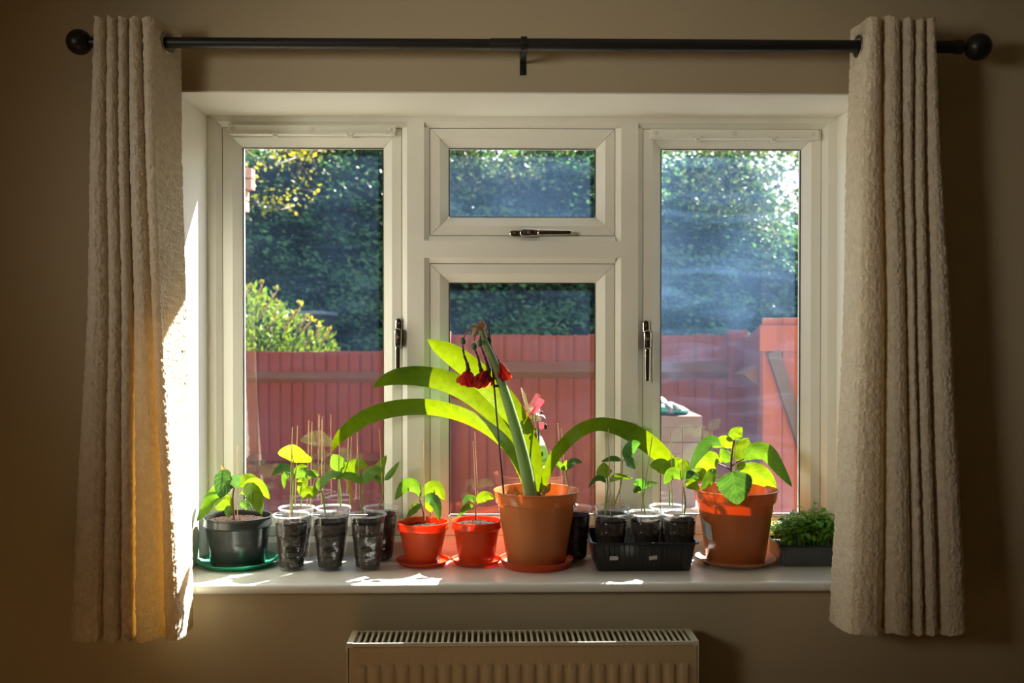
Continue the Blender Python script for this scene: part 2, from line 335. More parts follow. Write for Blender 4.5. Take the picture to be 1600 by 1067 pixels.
def catmull(pts, n):
    pts = [np.array(p, float) for p in pts]
    if len(pts) == 2: return [pts[0]+(pts[1]-pts[0])*i/n for i in range(n+1)]
    q = [2*pts[0]-pts[1]]+pts+[2*pts[-1]-pts[-2]]; m = len(pts)-1; out = []
    for i in range(n+1):
        u = i/n*m; k = min(int(u), m-1); t = u-k; a, b, c, d = q[k:k+4]
        out.append(.5*((2*b)+(c-a)*t+(2*a-5*b+4*c-d)*t*t+(3*b-a-3*c+d)*t**3))
    return out
# ================================================================== room shell
WY = -.275                                  # room face of the window wall
FX0, FX1, FZ0, FZ1 = X(322), X(1309), .95, Z(180)
XW0, XW1, YB, CEIL = -2.35, 2.55, -4.6, 2.55
OUT = .068
b = MB()
for (x0, x1, z0, z1) in ((XW0-.1, FX0, -.1, CEIL+.1), (FX1, XW1+.1, -.1, CEIL+.1), (FX0, FX1, -.1, FZ0-.026), (FX0, FX1, FZ1, CEIL+.1)):
    b.box((x0, WY, z0), (x1, OUT, z1))
tag(b.build('wall_front', M['wall']), 'beige painted wall around the window', kind='structure')
def wallbox(name, a, c, m, label): tag(MB().box(a, c).build(name, m), label, kind='structure')
wallbox('wall_left', (XW0-.1, YB, -.1), (XW0, WY, CEIL+.1), M['wall'], 'left side wall of the room')
wallbox('wall_right', (XW1, YB, -.1), (XW1+.1, WY, CEIL+.1), M['wall'], 'right side wall of the room')
wallbox('wall_back', (XW0-.1, YB-.1, -.1), (XW1+.1, YB, CEIL+.1), M['wall'], 'wall behind the viewer')
wallbox('floor', (XW0, YB, -.1), (XW1, WY, 0), M['floor'], 'warm oak floor of the room')
wallbox('ceiling', (XW0, YB, CEIL), (XW1, WY, CEIL+.1), M['ceiling'], 'ceiling of the room')
b = MB().box((FX0, WY-.001, FZ1-.004), (FX1, .0, FZ1)); tag(b.build('trim_1', M['white_paint']), 'white painted soffit of the window recess', kind='structure')
b = MB().box((FX0, WY-.001, FZ0), (FX0+.004, .0, FZ1-.004)); tag(b.build('trim_2', M['white_paint']), 'white painted left reveal, hit by sunlight', kind='structure')
b = MB().box((FX1-.004, WY-.001, FZ0), (FX1, .0, FZ1-.004)); tag(b.build('trim_3', M['white_paint']), 'white painted right reveal in shade', kind='structure')
# sill board with a rounded nose
prof = [(.0, FZ0), (-.300, FZ0)]
for k in range(9):
    a = R(90-k*22.5); prof.append((-.305-.0125*math.cos(a), FZ0-.0125+.0125*math.sin(a)))
prof += [(WY, FZ0-.025), (.0, FZ0-.025)]
b = MB(); xa, xb = FX0-.05, FX1+.05; n = len(prof)
# horns project over the wall, body sits in the recess
v = [(FX0, y, z) for y, z in prof]+[(FX1, y, z) for y, z in prof]
b.add(v, [(i, i+n, (i+1) % n+n, (i+1) % n) for i in range(n)]+[tuple(range(n))[::-1], tuple(range(n, 2*n))])
hp = [(WY, FZ0)]+prof[1:-2]+[(WY, FZ0-.025)]; n = len(hp)
for x0, x1 in ((xa, FX0), (FX1, xb)):
    v = [(x0, y, z) for y, z in hp]+[(x1, y, z) for y, z in hp]
    b.add(v, [(i, i+n, (i+1) % n+n, (i+1) % n) for i in range(n)]+[tuple(range(n))[::-1], tuple(range(n, 2*n))])
o = recalc(b.build('window_sill', M['sill'], smooth=True, angle=35)); tag(o, 'white gloss window board with rounded nose', kind='structure')
# ================================================================== window
win = thing('window_1', ((FX0+FX1)/2, 0, FZ0), 'white plastic window: two tall casements, a top light and a fixed pane', kind='structure')
def ring(b, x0, x1, z0, z1, prof, gap=.0006):
    """mitred rectangular frame; prof = closed (inset, y) outline"""
    n = len(prof)
    cs = [lambda d: (x0+d, z0+d), lambda d: (x1-d, z0+d), lambda d: (x1-d, z1-d), lambda d: (x0+d, z1-d)]
    dirs = [(1, 0), (0, 1), (-1, 0), (0, -1)]
    for k in range(4):
        c0, c1 = cs[k], cs[(k+1) % 4]; dx, dz = dirs[k]
        v = []
        for d, y in prof: a = c0(d); v.append((a[0]+dx*gap, y, a[1]+dz*gap))
        for d, y in prof: a = c1(d); v.append((a[0]-dx*gap, y, a[1]-dz*gap))
        b.add(v, [(i, i+n, (i+1) % n+n, (i+1) % n) for i in range(n)]+[tuple(range(n))[::-1], tuple(range(n, 2*n))])
SY, GY = .012, .030
ZS0 = Z(838); ZS1 = Z(199)
L0, L1, C_0, C_1, R0, R1 = X(346), X(628), X(671), X(962), X(1005), X(1285)
ins = .0415
XO0, XO1, ZO0, ZO1 = FX0, FX1, FZ0, FZ1-.004
b = MB()
def frame_prof(w, ch): return [(0, 0), (w-ch, 0), (w, SY), (w, .06), (0, .06)]
# outer frame sides (own widths) as mitred ring
wl, wr, wt, wb_ = L0-XO0, XO1-R1, ZO1-ZS1, ZS0-ZO0
for k, (wd) in enumerate((wb_, wr, wt, wl)): pass
def corner(k, d): # d = fraction outline (i,y) with per-side widths
    pass
fp = [(0, 0), (None, 0), (1, SY), (1, .06), (0, .06)]
def lim(fr, wd): return 0 if fr == 0 else (wd-.0145 if fr is None else wd)
cor = lambda sx, sz, fr: ((XO0+lim(fr, wl)) if sx == 0 else (XO1-lim(fr, wr)), (ZO0+lim(fr, wb_)) if sz == 0 else (ZO1-lim(fr, wt)))
seq = [((0, 0), (1, 0)), ((1, 0), (1, 1)), ((1, 1), (0, 1)), ((0, 1), (0, 0))]
for (c0, c1) in seq:
    v = []
    for fr, y in fp: a = cor(*c0, fr); v.append((a[0], y, a[1]))
    for fr, y in fp: a = cor(*c1, fr); v.append((a[0], y, a[1]))
    n = 5; dx = (c1[0]-c0[0])*.0006; dz = (c1[1]-c0[1])*.0006
    v = [(p[0]+(dx if i < n else -dx), p[1], p[2]+(dz if i < n else -dz)) for i, p in enumerate(v)]
    b.add(v, [(i, i+n, (i+1) % n+n, (i+1) % n) for i in range(n)]+[tuple(range(n))[::-1], tuple(range(n, 2*n))])
o = recalc(b.build('outer_frame', M['upvc'], win))
def bar(x0, x1, z0, z1, vertical, name):
    """mullion or transom with chamfered sides and arrow-shaped welded ends, 0.4 mm proud"""
    b = MB(); ch = .0145; y0 = -.0004 if vertical else -.0009
    w0, w1 = (x0, x1) if vertical else (z0, z1)
    a0, a1 = (z0, z1) if vertical else (x0, x1)
    m = (w0+w1)/2; h = (w1-w0)/2-ch
    # front face polygon incl. points
    def V(a, wv, y): return (wv, y, a) if vertical else (a, y, wv)
    H2 = h+ch; f = [V(a0-ch, m-h, y0), V(a0-H2, m, y0), V(a0-ch, m+h, y0), V(a1+ch, m+h, y0), V(a1+H2, m, y0), V(a1+ch, m-h, y0)]
    bk = [(p[0], .0015, p[2]) for p in f]
    b.add(f+bk, [(0, 1, 2, 3, 4, 5)]+[(i, i+6, (i+1) % 6+6, (i+1) % 6) for i in range(6)])
    pr = [(w0, .06), (w0, SY), (m-h, .0002), (m+h, .0002), (w1, SY), (w1, .06)]; v = [V(a0, p, y) for p, y in pr]+[V(a1, p, y) for p, y in pr]
    b.add(v, [(i, i+6, (i+1) % 6+6, (i+1) % 6) for i in range(6)]+[tuple(range(6))[::-1], tuple(range(6, 12))])
    return recalc(b.build(name, M['upvc'], win))
bar(L1, C_0, ZS0, ZS1, True, 'mullion'); bar(C_1, R0, ZS0, ZS1, True, 'mullion')
ZT0, ZT1 = Z(411), Z(368)
bar(C_0, C_1, ZT0, ZT1, False, 'transom')
def sash(name, x0, x1, z0, z1, gm, label=None):
    g = .0018; b = MB()
    pr = [(0, SY+.0002), (.0265, SY+.0002), (.0275, SY+.0012), (.050, GY-.002), (.0515, GY+.0005), (.0515, .052), (0, .052)]
    ring(b, x0+g, x1-g, z0+g, z1-g, pr)
    s = recalc(b.build(name, M['upvc'], win))
    if label: s['label'] = label
    b = MB(); gi = .0515
    ring(b, x0+g+gi, x1-g-gi, z0+g+gi, z1-g-gi, [(0, GY-.0015), (.0022, GY+.0005), (.0022, GY+.003), (0, GY+.003)]); recalc(b.build('gasket', M['gap'], s))
    p = MB().box((x0+gi-.004, GY+.001, z0+gi-.004), (x1-gi+.004, GY+.005, z1-gi+.004)).build('pane', M[gm], s)
    return s
sl = sash('casement', L0, L1, ZS0, ZS1, 'glass_left', 'left opening casement')
st = sash('top_light', C_0, C_1, ZT1, ZS1, 'glass_top', 'small top hung opening light')
sf = sash('fixed_light', C_0, C_1, ZS0, ZT0, 'glass_mid')
sr = sash('casement', R0, R1, ZS0, ZS1, 'glass_right', 'right opening casement')
b = MB()   # dark seams between sashes and frame
for x0, x1, z0, z1 in ((L0, L1, ZS0, ZS1), (C_0, C_1, ZT1, ZS1), (C_0, C_1, ZS0, ZT0), (R0, R1, ZS0, ZS1)):
    ring(b, x0, x1, z0, z1, [(0, SY+.004), (.0019, SY+.004), (.0019, SY+.008), (0, SY+.008)])
recalc(b.build('seal', M['gap'], win))
def capsule(b, cx, cz, w, l, y0, y1, axis, taper=1.):
    """rounded bar from (cx,cz) running l along axis (unit x,z); front at y0"""
    ax, az = axis; sx, sz = -az, ax; pts = []
    r = w/2; n = 10
    for k in range(n+1):
        a = math.pi/2+math.pi*k/n; pts.append((r+r*math.cos(a), r*math.sin(a)))
    r2 = r*taper
    for k in range(n+1):
        a = -math.pi/2+math.pi*k/n; pts.append((l-r2+r2*math.cos(a), r2*math.sin(a)))
    m = len(pts); e = min(.0018, r*.3)
    rows = [(y1, 1.), (y0+e, 1.), (y0+e*.3, 1-e*.6/r), (y0, 1-e*1.6/r)]; v = []
    for y, s in rows:
        for u, q in pts:
            uu = l/2+(u-l/2)*(1-(1-s)*w/l); qq = q*s
            v.append((cx+ax*uu+sx*qq, y, cz+az*uu+sz*qq))
    f = [(j*m+i, j*m+(i+1) % m, (j+1)*m+(i+1) % m, (j+1)*m+i) for j in range(3) for i in range(m)]+[tuple(range(3*m, 4*m))]
    b.add(v, f)
def handle(px, py, axis, length=.170):
    c = P(px, py, 0); cx, cz = c.x, c.z; ax, az = axis
    b = MB(); capsule(b, cx, cz, .019, .085, SY-.008, SY, axis); h = recalc(b.build('handle', M['chrome'], win, True, 40))
    b = MB(); capsule(b, cx+ax*.028, cz+az*.028, .020, .055, SY-.034, SY-.006, axis, .9)
    o = recalc(b.build('lock_body', M['chrome'], h, True, 40))
    b = MB(); capsule(b, cx+ax*.076, cz+az*.076, .015, length-.076, SY-.036, SY-.022, axis, .8); recalc(b.build('lever', M['chrome'], h, True, 40))
    b = MB(); capsule(b, cx+ax*.0365, cz+az*.0365, .0125, .033, SY-.0352, SY-.033, axis); recalc(b.build('keyhole_recess', M['darkmetal'], h, True, 40))
    b = MB(); b.lathe([(.0001, -.0015), (.003, -.0015), (.0045, 0), (.0045, .002)], (cx+ax*.052, SY-.0345, cz+az*.052), 16, 'Y')
    b.lathe([(.0001, -.001), (.003, -.001), (.0036, .002)], (cx+ax*.014, SY-.0078, cz+az*.014), 14, 'Y'); recalc(b.build('lock_cylinder', M['brass'], h, True, 40))
handle(622.5, 497, (0, -1)); handle(1010, 500, (0, -1)); handle(796, 364, (1, 0))
def vent(pxa, pxb, pya, pyb):
    x0, x1, z1, z0 = X(pxa), X(pxb), Z(pya), Z(pyb); zm = z0+(z1-z0)*.25
    v = MB().box((x0, -.012, zm), (x1, SY, z1), .0012).build('trickle_vent', M['upvc'], win, True, 35)
    b = MB().box((x0+.002, -.016, z0+.002), (x1-.002, SY-.004, zm-.0005), .0008); b.build('vent_flap', M['upvc'], v)
    b = MB()
    for f in (.03, .5, .97):
        b.lathe([(.0001, -.0135), (.0055, -.0135), (.0068, -.0125), (.0068, -.011)], (x0+(x1-x0)*f, 0, (zm+z1)/2), 18, 'Y')
    recalc(b.build('screw_cap', M['screw'], v, True, 40))
    for f in (.28, .73):
        xx = x0+(x1-x0)*f
        c = MB().box((xx-.006, -.02, z0-.004), (xx+.006, -.004, z0+.003), .0006).box((xx-.012, -.018, z0+.003), (xx-.007, -.008, z0+.009)).box((xx+.007, -.018, z0+.003), (xx+.012, -.008, z0+.009))
        c.build('vent_clip', M['screw'], v)
    b = MB()
    for f in (.06, .15, .38, .5, .52, .6, .85, .95):
        xx = x0+(x1-x0)*f; b.box((xx-.0018, -.0172, z0+.0025), (xx+.0018, -.0158, z0+.006))
    b.build('vent_rib', M['screw'], v)
vent(359, 619, 198, 214); vent(1015, 1276, 202, 218)
# ================================================================== curtain pole
PY = -.375; pz0 = P(800, 69.5, PY).z
pole = thing('curtain_pole', (0, PY, pz0), 'matt black extending curtain pole with ball finials above the window', 'curtain pole')
xl, xr, xj = X(127, PY), X(1500, PY), X(766, PY)
def polez(x): return pz0
b = MB().lathe([(.0001, xl), (.0128, xl), (.0128, xj+.03), (.0001, xj+.03)], (0, PY, pz0), 28, 'X'); recalc(b.build('thin_rod', M['black'], pole, True, 40))
b = MB().lathe([(.0132, xj), (.0146, xj), (.0148, xj+.001), (.0148, xr), (.0001, xr)], (0, PY, pz0), 28, 'X'); recalc(b.build('thick_rod', M['black'], pole, True, 40))
def finial(px, r, s):
    x = X(px, PY); pr = []
    for k in range(19):
        a = math.pi*k/18; pr.append((max(.0001, r*math.sin(a)), x-s*r*math.cos(a)))
    b = MB().lathe(pr, (0, PY, pz0), 32, 'X'); f = recalc(b.build('finial', M['black'], pole, True, 40))
    e = x-s*r*.95
    b = MB().lathe([(.0001, e+s*.004), (.010, e+s*.004), (.011, e-s*.006), (.0175, e-s*.009), (.0175, e-s*.026), (.0001, e-s*.026)], (0, PY, pz0), 28, 'X')
    recalc(b.build('collar', M['black'], f, True, 35))
finial(126, .030, -1); finial(1526, .032, 1)
xb = X(818.5, PY); zb = P(818, 118, WY).z
br = MB().box((xb-.0075, WY-.004, zb), (xb+.0075, WY, pz0+.01), .0015).box((xb-.0075, PY, pz0-.021), (xb+.0075, WY, pz0-.015), .001)
v = MB(); pr = []
for rr in (.0152, .0205):
    pass
arc = [(math.cos(R(a)), math.sin(R(a))) for a in range(-100, 101, 20)]
vv = []
for x in (xb-.0075, xb+.0075):
    for rr in (.0150, .0192):
        vv += [(x, PY-.0-rr*math.cos(R(a)), pz0+rr*math.sin(R(a))) for a in range(-110, 111, 20)]
k = 12
ff = []
for i in range(k-1): ff += [(i, i+1, k+i+1, k+i), (2*k+i, 3*k+i, 3*k+i+1, 2*k+i+1), (k+i, k+i+1, 3*k+i+1, 3*k+i), (i, 2*k+i, 2*k+i+1, i+1)]
br.add(vv, ff); br.lathe([(.0001, 0), (.004, 0), (.004, .003)], (xb, WY-.007, zb+.012), 12, 'Y')
recalc(br.build('bracket', M['black'], pole))
for px in (200, 1420):     # end brackets behind the curtains
    x = X(px, PY); MB().box((x-.0075, WY-.004, pz0-.05), (x+.0075, WY, pz0+.01), .0015).box((x-.0075, PY, pz0-.021), (x+.0075, WY, pz0-.015), .001).build('bracket', M['black'], pole)
# ================================================================== curtains
def curtain(name, label, keys, inner_left, ztop_px, zbot_px, hem_px):
    """keys: [(py, edges px at the fold fronts, px of the inner edge at the wall side)] ; inner_left: inner panel is on the left end"""
    Yf, Yb = -.432, -.333
    zt, zb_ = P(200 if not inner_left else 1400, ztop_px, -.43).z, P(200 if not inner_left else 1400, zbot_px, -.43).z
    rows, cols = 520, 560
    paths = []
    for py, e, inn in keys:
        yf = Yf-(.02 if py > 800 else 0); pts = []
        nf = len(e)-1
        fx = [X(q, yf) for q in e]
        if inner_left: pts.append((X(inn, Yb), Yb+.004))
        else: pts.append((fx[0]+.008, Yb))
        for i in range(nf):
            a, c = fx[i], fx[i+1]; w_ = c-a; g = min(.0025, w_*.1)
            hw_ = w_/2-g; cc_ = (a+c)/2; dep = min(.026, hw_*1.35); pts += [(cc_+hw_*math.cos(math.pi*(1-q/6)), yf+dep*(1-math.sin(math.pi*q/6))) for q in range(7)]
            if i < nf-1:
                # crease: runs back towards the wall and returns
                depth = Yb+.0 if i % 2 == 0 else Yb-.006
                pts += [(c-g*.9, (yf+depth)/2), (c-g*.3, depth), (c+g*.3, depth), (c+g*.9, (yf+depth)/2)]
        if inner_left: pts.append((fx[-1]-.008, Yb))
        else: pts.append((X(inn, Yb), Yb+.004))
        pp = np.array(pts)
        # resample each span evenly so rows correspond
        out = []; K = 11
        for i in range(len(pts)-1):
            for k in range(K): out.append(pp[i]+(pp[i+1]-pp[i])*k/K)
        out.append(pp[-1]); out = np.array(out)
        ker = np.exp(-np.linspace(-2, 2, 9)**2); ker /= ker.sum()
        sm = np.pad(out, ((4, 4), (0, 0)), 'edge')
        sm = np.stack([np.convolve(sm[:, j], ker, 'valid') for j in (0, 1)], 1); sm[0] = out[0]; sm[-1] = out[-1]
        paths.append((P(200, py, -.43).z, sm))
    C = paths[0][1].shape[0]; zs = np.linspace(zt, zb_, rows); V = np.zeros((rows, C, 3))
    kz = np.array([p[0] for p in paths]); arr = np.array([p[1] for p in paths])
    for r, z in enumerate(zs):
        # piecewise smooth interpolation over heights
        i = int(np.clip(np.searchsorted(-kz, -z)-1, 0, len(kz)-2)); t = np.clip((kz[i]-z)/(kz[i]-kz[i+1]), -.1, 1.1)
        V[r, :, :2] = arr[i]*(1-t)+arr[i+1]*t; V[r, :, 2] = z
    u = np.linspace(0, 1, C)
    wob = lambda s, a, ph: a*np.sin(zs[:, None]*s+ph+u[None]*9)
    V[:, :, 0] += (.0016*np.sin(zs*5.3)+.0008*np.sin(zs*11+2))[:, None]
    V[:, :, 1] += (.002*np.sin(zs*4.1+1))[:, None]
    edge = np.array([noise.noise(Vector((q*14, 3, 1)))+.4*noise.noise(Vector((q*55, 9, 1))) for q in u])
    V[:, :, 2] += (np.linspace(0, 1, rows)**8)[:, None]*edge[None]*.010+(np.linspace(1, 0, rows)**12)[:, None]*edge[::-1][None]*.010
    # boucle relief
    du = np.gradient(V, axis=1); dv = np.gradient(V, axis=0); nrm = np.cross(du, dv); nrm /= np.linalg.norm(nrm, axis=2, keepdims=True)+1e-9
    arc = np.concatenate([np.zeros((rows, 1)), np.cumsum(np.linalg.norm(np.diff(V, axis=1), axis=2), axis=1)], 1)
    def lump(cell, seed):
        tex = np.random.RandomState(seed).rand(1024, 1024); fx, fz = arc/cell, (V[:, :, 2]+5)/cell
        ix, iz = fx.astype(int), fz.astype(int); tx_, tz_ = fx-ix, fz-iz; tx_ = tx_*tx_*(3-2*tx_); tz_ = tz_*tz_*(3-2*tz_); ix %= 1023; iz %= 1023
        return (tex[iz, ix]*(1-tx_)+tex[iz, ix+1]*tx_)*(1-tz_)+(tex[iz+1, ix]*(1-tx_)+tex[iz+1, ix+1]*tx_)*tz_-.5
    rel = lump(.0052, 1)*.0026+lump(.011, 2)*.0016+lump(.03, 3)*.001
    hem = P(200, hem_px, -.43).z
    rel += (V[:, :, 2] < hem)*.0012
    V += nrm*rel[:, :, None]
    idx = np.arange(rows*C).reshape(rows, C); q = np.stack([idx[:-1, :-1], idx[:-1, 1:], idx[1:, 1:], idx[1:, :-1]], 2).reshape(-1, 4)
    ctr = V.reshape(-1, 3)[q].mean(1)
    keep = np.hypot(ctr[:, 1]-PY, ctr[:, 2]-pz0) > .0215
    q = q[keep]; org = Vector((X(200, PY) if not inner_left else X(1400, PY), PY, pz0))
    me = bpy.data.meshes.new('cloth'); VV = V.reshape(-1, 3)-np.array(org)
    me.vertices.add(len(VV)); me.vertices.foreach_set('co', VV.ravel()); me.loops.add(q.size); me.loops.foreach_set('vertex_index', q.ravel().astype(np.int32))
    me.polygons.add(len(q)); me.polygons.foreach_set('loop_start', np.arange(0, q.size, 4, dtype=np.int32)); me.polygons.foreach_set('loop_total', np.full(len(q), 4, dtype=np.int32))
    me.polygons.foreach_set('use_smooth', np.ones(len(q), bool)); me.update(calc_edges=True); me.materials.append(M['fabric'])
    th = thing(name, org, label, 'curtain'); o = bpy.data.objects.new('cloth', me); COL.objects.link(o); o.parent = th
    # eyelets where the cloth crosses the pole
    r = int(np.argmin(abs(zs-pz0))); yy = V[r, :, 1]; first = None
    cross = [i for i in range(C-1) if (yy[i]-PY)*(yy[i+1]-PY) < 0]
    for i in cross:
        x = V[r, i, 0]
        if first is None:
            b = MB(); m1, m2 = 26, 8; vv = []
            for k in range(m1):
                a_ = 2*math.pi*k/m1
                for j in range(m2):
                    t_ = 2*math.pi*j/m2; rr = .0235+.0042*math.cos(t_); vv.append((org.x+.0028*math.sin(t_), org.y+rr*math.cos(a_), org.z+rr*math.sin(a_)))
            b.add(vv, [(k*m2+j, ((k+1) % m1)*m2+j, ((k+1) % m1)*m2+(j+1) % m2, k*m2+(j+1) % m2) for k in range(m1) for j in range(m2)])
            first = b.build('eyelet', M['steel'], th, True); e = first
        else: e = dup(first, (0, 0, 0))
        i0, i1 = max(0, i-8), min(C-1, i+8); tx, ty = V[r, i1, 0]-V[r, i0, 0], V[r, i1, 1]-V[r, i0, 1]
        e.location = (x-org.x, 0, 0); e.rotation_euler.z = math.atan2(-tx, ty) if abs(ty) > abs(tx)*.5 else 0
        if ty < 0: e.rotation_euler.z = math.atan2(tx, -ty)
curtain('curtain', 'cream boucle curtain left of the window, sunlit along its inner edge',
        [(25, [145, 165, 183, 199, 219, 243], 284), (500, [127, 163, 184, 201, 232, 251], 289), (760, [112, 157, 184, 203, 246, 268], 297), (998, [101, 153, 184, 204, 252, 283], 302)], False, 26, 998, 955)
curtain('curtain', 'cream boucle curtain right of the window, hanging in shade beside the black pole end',
        [(25, [1354, 1381, 1410, 1430, 1446, 1464], 1328), (500, [1343, 1389, 1421, 1432, 1456, 1494], 1317), (760, [1336, 1389, 1428, 1441, 1465, 1508], 1308), (990, [1330, 1389, 1434, 1451, 1475, 1523], 1299)], True, 27, 988, 950)
# ================================================================== radiator
RYf, RYb = -.413, -.312
zt = P(818, 983, RYb).z; x0, x1 = X(543, RYf), X(1091, RYf)
rad = thing('radiator', ((x0+x1)/2, -.36, .12), 'cream panel radiator with slotted top grille below the window sill', 'radiator')
MB().box((x0+.012, RYb+.006, .14), (x1-.012, RYb, zt-.01)).build('rear_panel', M['radiator'], rad)
npitch = 24; pw = (x1-x0-.03)/npitch; xs = []; hs = []
for i in range(npitch):
    for u, h in ((.0, 0), (.18, 0), (.26, .5), (.34, 1), (.74, 1), (.82, .5), (.90, 0)): xs.append(x0+.015+(i+u)*pw); hs.append(h)
xs = [x0+.002]+xs+[x1-.002]; hs = [0]+hs+[0]
zz = [(.12, 0), (zt-.068, 1), (zt-.060, .85), (zt-.054, .3), (zt-.052, 0), (zt-.020, 0), (zt-.013, 0), (zt-.011, -1)]
b = MB(); v = []
for z, a in zz:
    for x, h in zip(xs, hs): v.append((x, RYf-(.006*h*a if a > 0 else 0)+(.006 if a < 0 else 0), z))
n = len(xs); b.add(v, [(j*n+i, j*n+i+1, (j+1)*n+i+1, (j+1)*n+i) for j in range(len(zz)-1) for i in range(n-1)])
b.box((x0+.002, RYf+.006, .12), (x1-.002, RYf+.012, zt-.011))
recalc(b.build('front_panel', M['radiator'], rad, True, 30))
b = MB().box((x0-.003, RYf-.002, .12), (x0+.0, RYb, zt-.001), .0008).box((x0-.003, RYf-.003, zt-.012), (x0+.012, RYb, zt), .0012); b.build('side_panel', M['rad_grille'], rad)
b = MB().box((x1+.003, RYf-.002, .12), (x1, RYb, zt-.001), .0008).box((x1+.003, RYf-.003, zt-.012), (x1-.012, RYb, zt), .0012); b.build('side_panel', M['rad_grille'], rad)
gr = MB().box((x0+.012, RYf-.002, zt-.010), (x1-.012, RYf+.005, zt-.001), .0015).box((x0+.012, RYb-.005, zt-.010), (x1-.012, RYb, zt-.001), .0015).build('top_grille', M['rad_grille'], rad)
first = None; ns = 56; span = x1-x0-.03
for i in range(ns):
    x = x0+.015+span*(i+.5)/ns
    if first is None:
        first = MB().box((x-.0028, RYf+.003, zt-.008), (x+.0028, RYb-.003, zt-.0015), .0008).build('slat', M['rad_grille'], gr); fx_ = x
    else: dup(first, (x-fx_, 0, 0))
MB().box((x0+.01, RYf+.02, .16), (x1-.01, RYb-.012, zt-.030)).build('convector', M['rad_dark'], rad)
for s, x in ((-1, x0), (1, x1)):
    b = MB().lathe([(.0001, 0), (.008, 0), (.008, s*.008), (.005, s*.009), (.005, s*.013), (.0001, s*.013)], (x, -.36, zt-.032), 16, 'X'); recalc(b.build('vent_plug', M['brass'] if s > 0 else M['rad_grille'], rad, True, 35))
for x in (x0+.06, x1-.06):
    for za in (.4, zt-.1): MB().box((x-.01, RYb, za), (x+.01, WY, za+.045)).build('wall_bracket', M['rad_grille'], rad)
    MB().tube([(x, -.36, 0), (x, -.36, .16)], .008, 12).build('pipe', M['brass'], rad)
# ================================================================== pots, saucers, cups
ZSILL = FZ0
def base_xy(px, Y): return X(px, Y)
def soil(parent, c, r, z, mat=None, crumbs=60, name='soil', depth=0.):
    bm = bmesh.new(); n = 14; b = MB(); v = []; K = 36
    v.append((c[0], c[1], z+.003)); 
    for i in range(1, n+1):
        rr = r*i/n
        for k in range(K):
            a = 2*math.pi*k/K; x, y = c[0]+rr*math.cos(a), c[1]+rr*math.sin(a)
            v.append((x, y, z+(.0035*noise.noise(Vector((x*90, y*90, 3)))+.003*noise.noise(Vector((x*220, y*220, 5))))*(1 if i < n else .4)+.003*(1-(i/n)**2)))
    f = [(0, 1+k, 1+(k+1) % K) for k in range(K)]
    for i in range(n-1): f += [(1+i*K+k, 1+(i+1)*K+k, 1+(i+1)*K+(k+1) % K, 1+i*K+(k+1) % K) for k in range(K)]
    if depth:
        o = 1+(n-1)*K; rb = r-depth*.12*1.2
        for dz, rr in depth_profile:
            a0 = len(v)
            for k in range(K):
                a = 2*math.pi*k/K; v.append((c[0]+rr*math.cos(a), c[1]+rr*math.sin(a), ZREF[0]+dz))
            f += [(o+k, a0+k, a0+(k+1) % K, o+(k+1) % K) for k in range(K)]; o = a0
    bm.free(); b.add(v, f)
    rs = random.Random(int(c[0]*1e4))
    for k in range(crumbs):
        a, q = rs.random()*6.28, math.sqrt(rs.random())*r*.93; s = rs.uniform(.001, .0032)
        x, y = c[0]+q*math.cos(a), c[1]+q*math.sin(a); zz = z+.0035
        p = [(x+rs.uniform(-1, 1)*s, y+rs.uniform(-1, 1)*s, zz+rs.uniform(-.3, 1)*s) for _ in range(4)]
        b.add(p, [(0, 1, 2), (0, 2, 3), (0, 3, 1), (1, 3, 2)])
    return recalc(b.build(name, mat or M['soil'], parent, True, 50))
def pot(parent, c, rb, rr, H, band, mat, zb):
    """classic nursery pot: tapered body, stepped rim band, open top"""
    t = .0018; zt_ = zb+H; ro = rr-.003; rband = rb+(ro-rb)*.90
    rbody = rb+(rr-rb)*(1-band/H)*.80
    pr = [(.0001, zb+.002), (rb*.8, zb+.002), (rb*.86, zb), (rb-.002, zb), (rb, zb+.002), (rb+.0006, zb+.012), (rb-.0004+.002, zb+.013), (rbody, zt_-band-.002), (rbody+.0045, zt_-band), (rbody+.0065, zt_-band+.003),
          (ro, zt_-.006), (rr-.001, zt_-.005), (rr, zt_-.003), (rr-.0005, zt_-.0005), (rr-.002, zt_), (ro-.001, zt_-.0005), (ro-.0025, zt_-.005), (rbody+.004, zt_-band+.002), (rbody+.001, zt_-band-.002), (rb-.001, zb+.006), (.0001, zb+.005)]
    b = MB().lathe(pr, (c[0], c[1], 0), 72); return recalc(b.build('pot', mat, parent, True, 40))
def saucer(name, label, c, rb, rr, H, mat, group=None, flare=False):
    z = ZSILL+.0005; th = thing(name, (c[0], c[1], z), label, 'saucer', group)
    pr = [(.0001, z+.0012), (rb*.9, z+.0012), (rb*.93, z), (rb, z+.0004), (rb+(rr-rb)*.75, z+H*.7), (rr, z+H-.002), (rr+.0012, z+H-.0006), (rr+.0002, z+H), (rr-.003, z+H-.001), (rb+(rr-rb)*.6, z+H*.55), (rb-.002, z+.0038), (.0001, z+.0035)]
    b = MB().lathe(pr, (c[0], c[1], 0), 72); recalc(b.build('dish', mat, th, True, 40)); 
    b = MB()
    for q in (.35, .6, .8):
        b.lathe([(rb*q-.0012, z+.0035), (rb*q, z+.0044), (rb*q+.0012, z+.0035)], (c[0], c[1], 0), 56)
    recalc(b.build('ridge', mat, th, True, 40))
    return th
def stick(parent, a, Ya, b_, Yb_, r=.0012, mat=None, name='support_stick'):
    p, q = P(a[0], a[1], Ya), P(b_[0], b_[1], Yb_)
    return MB().tube([p, q], r, 7).build(name, mat or M['stick'], parent, True, 40)
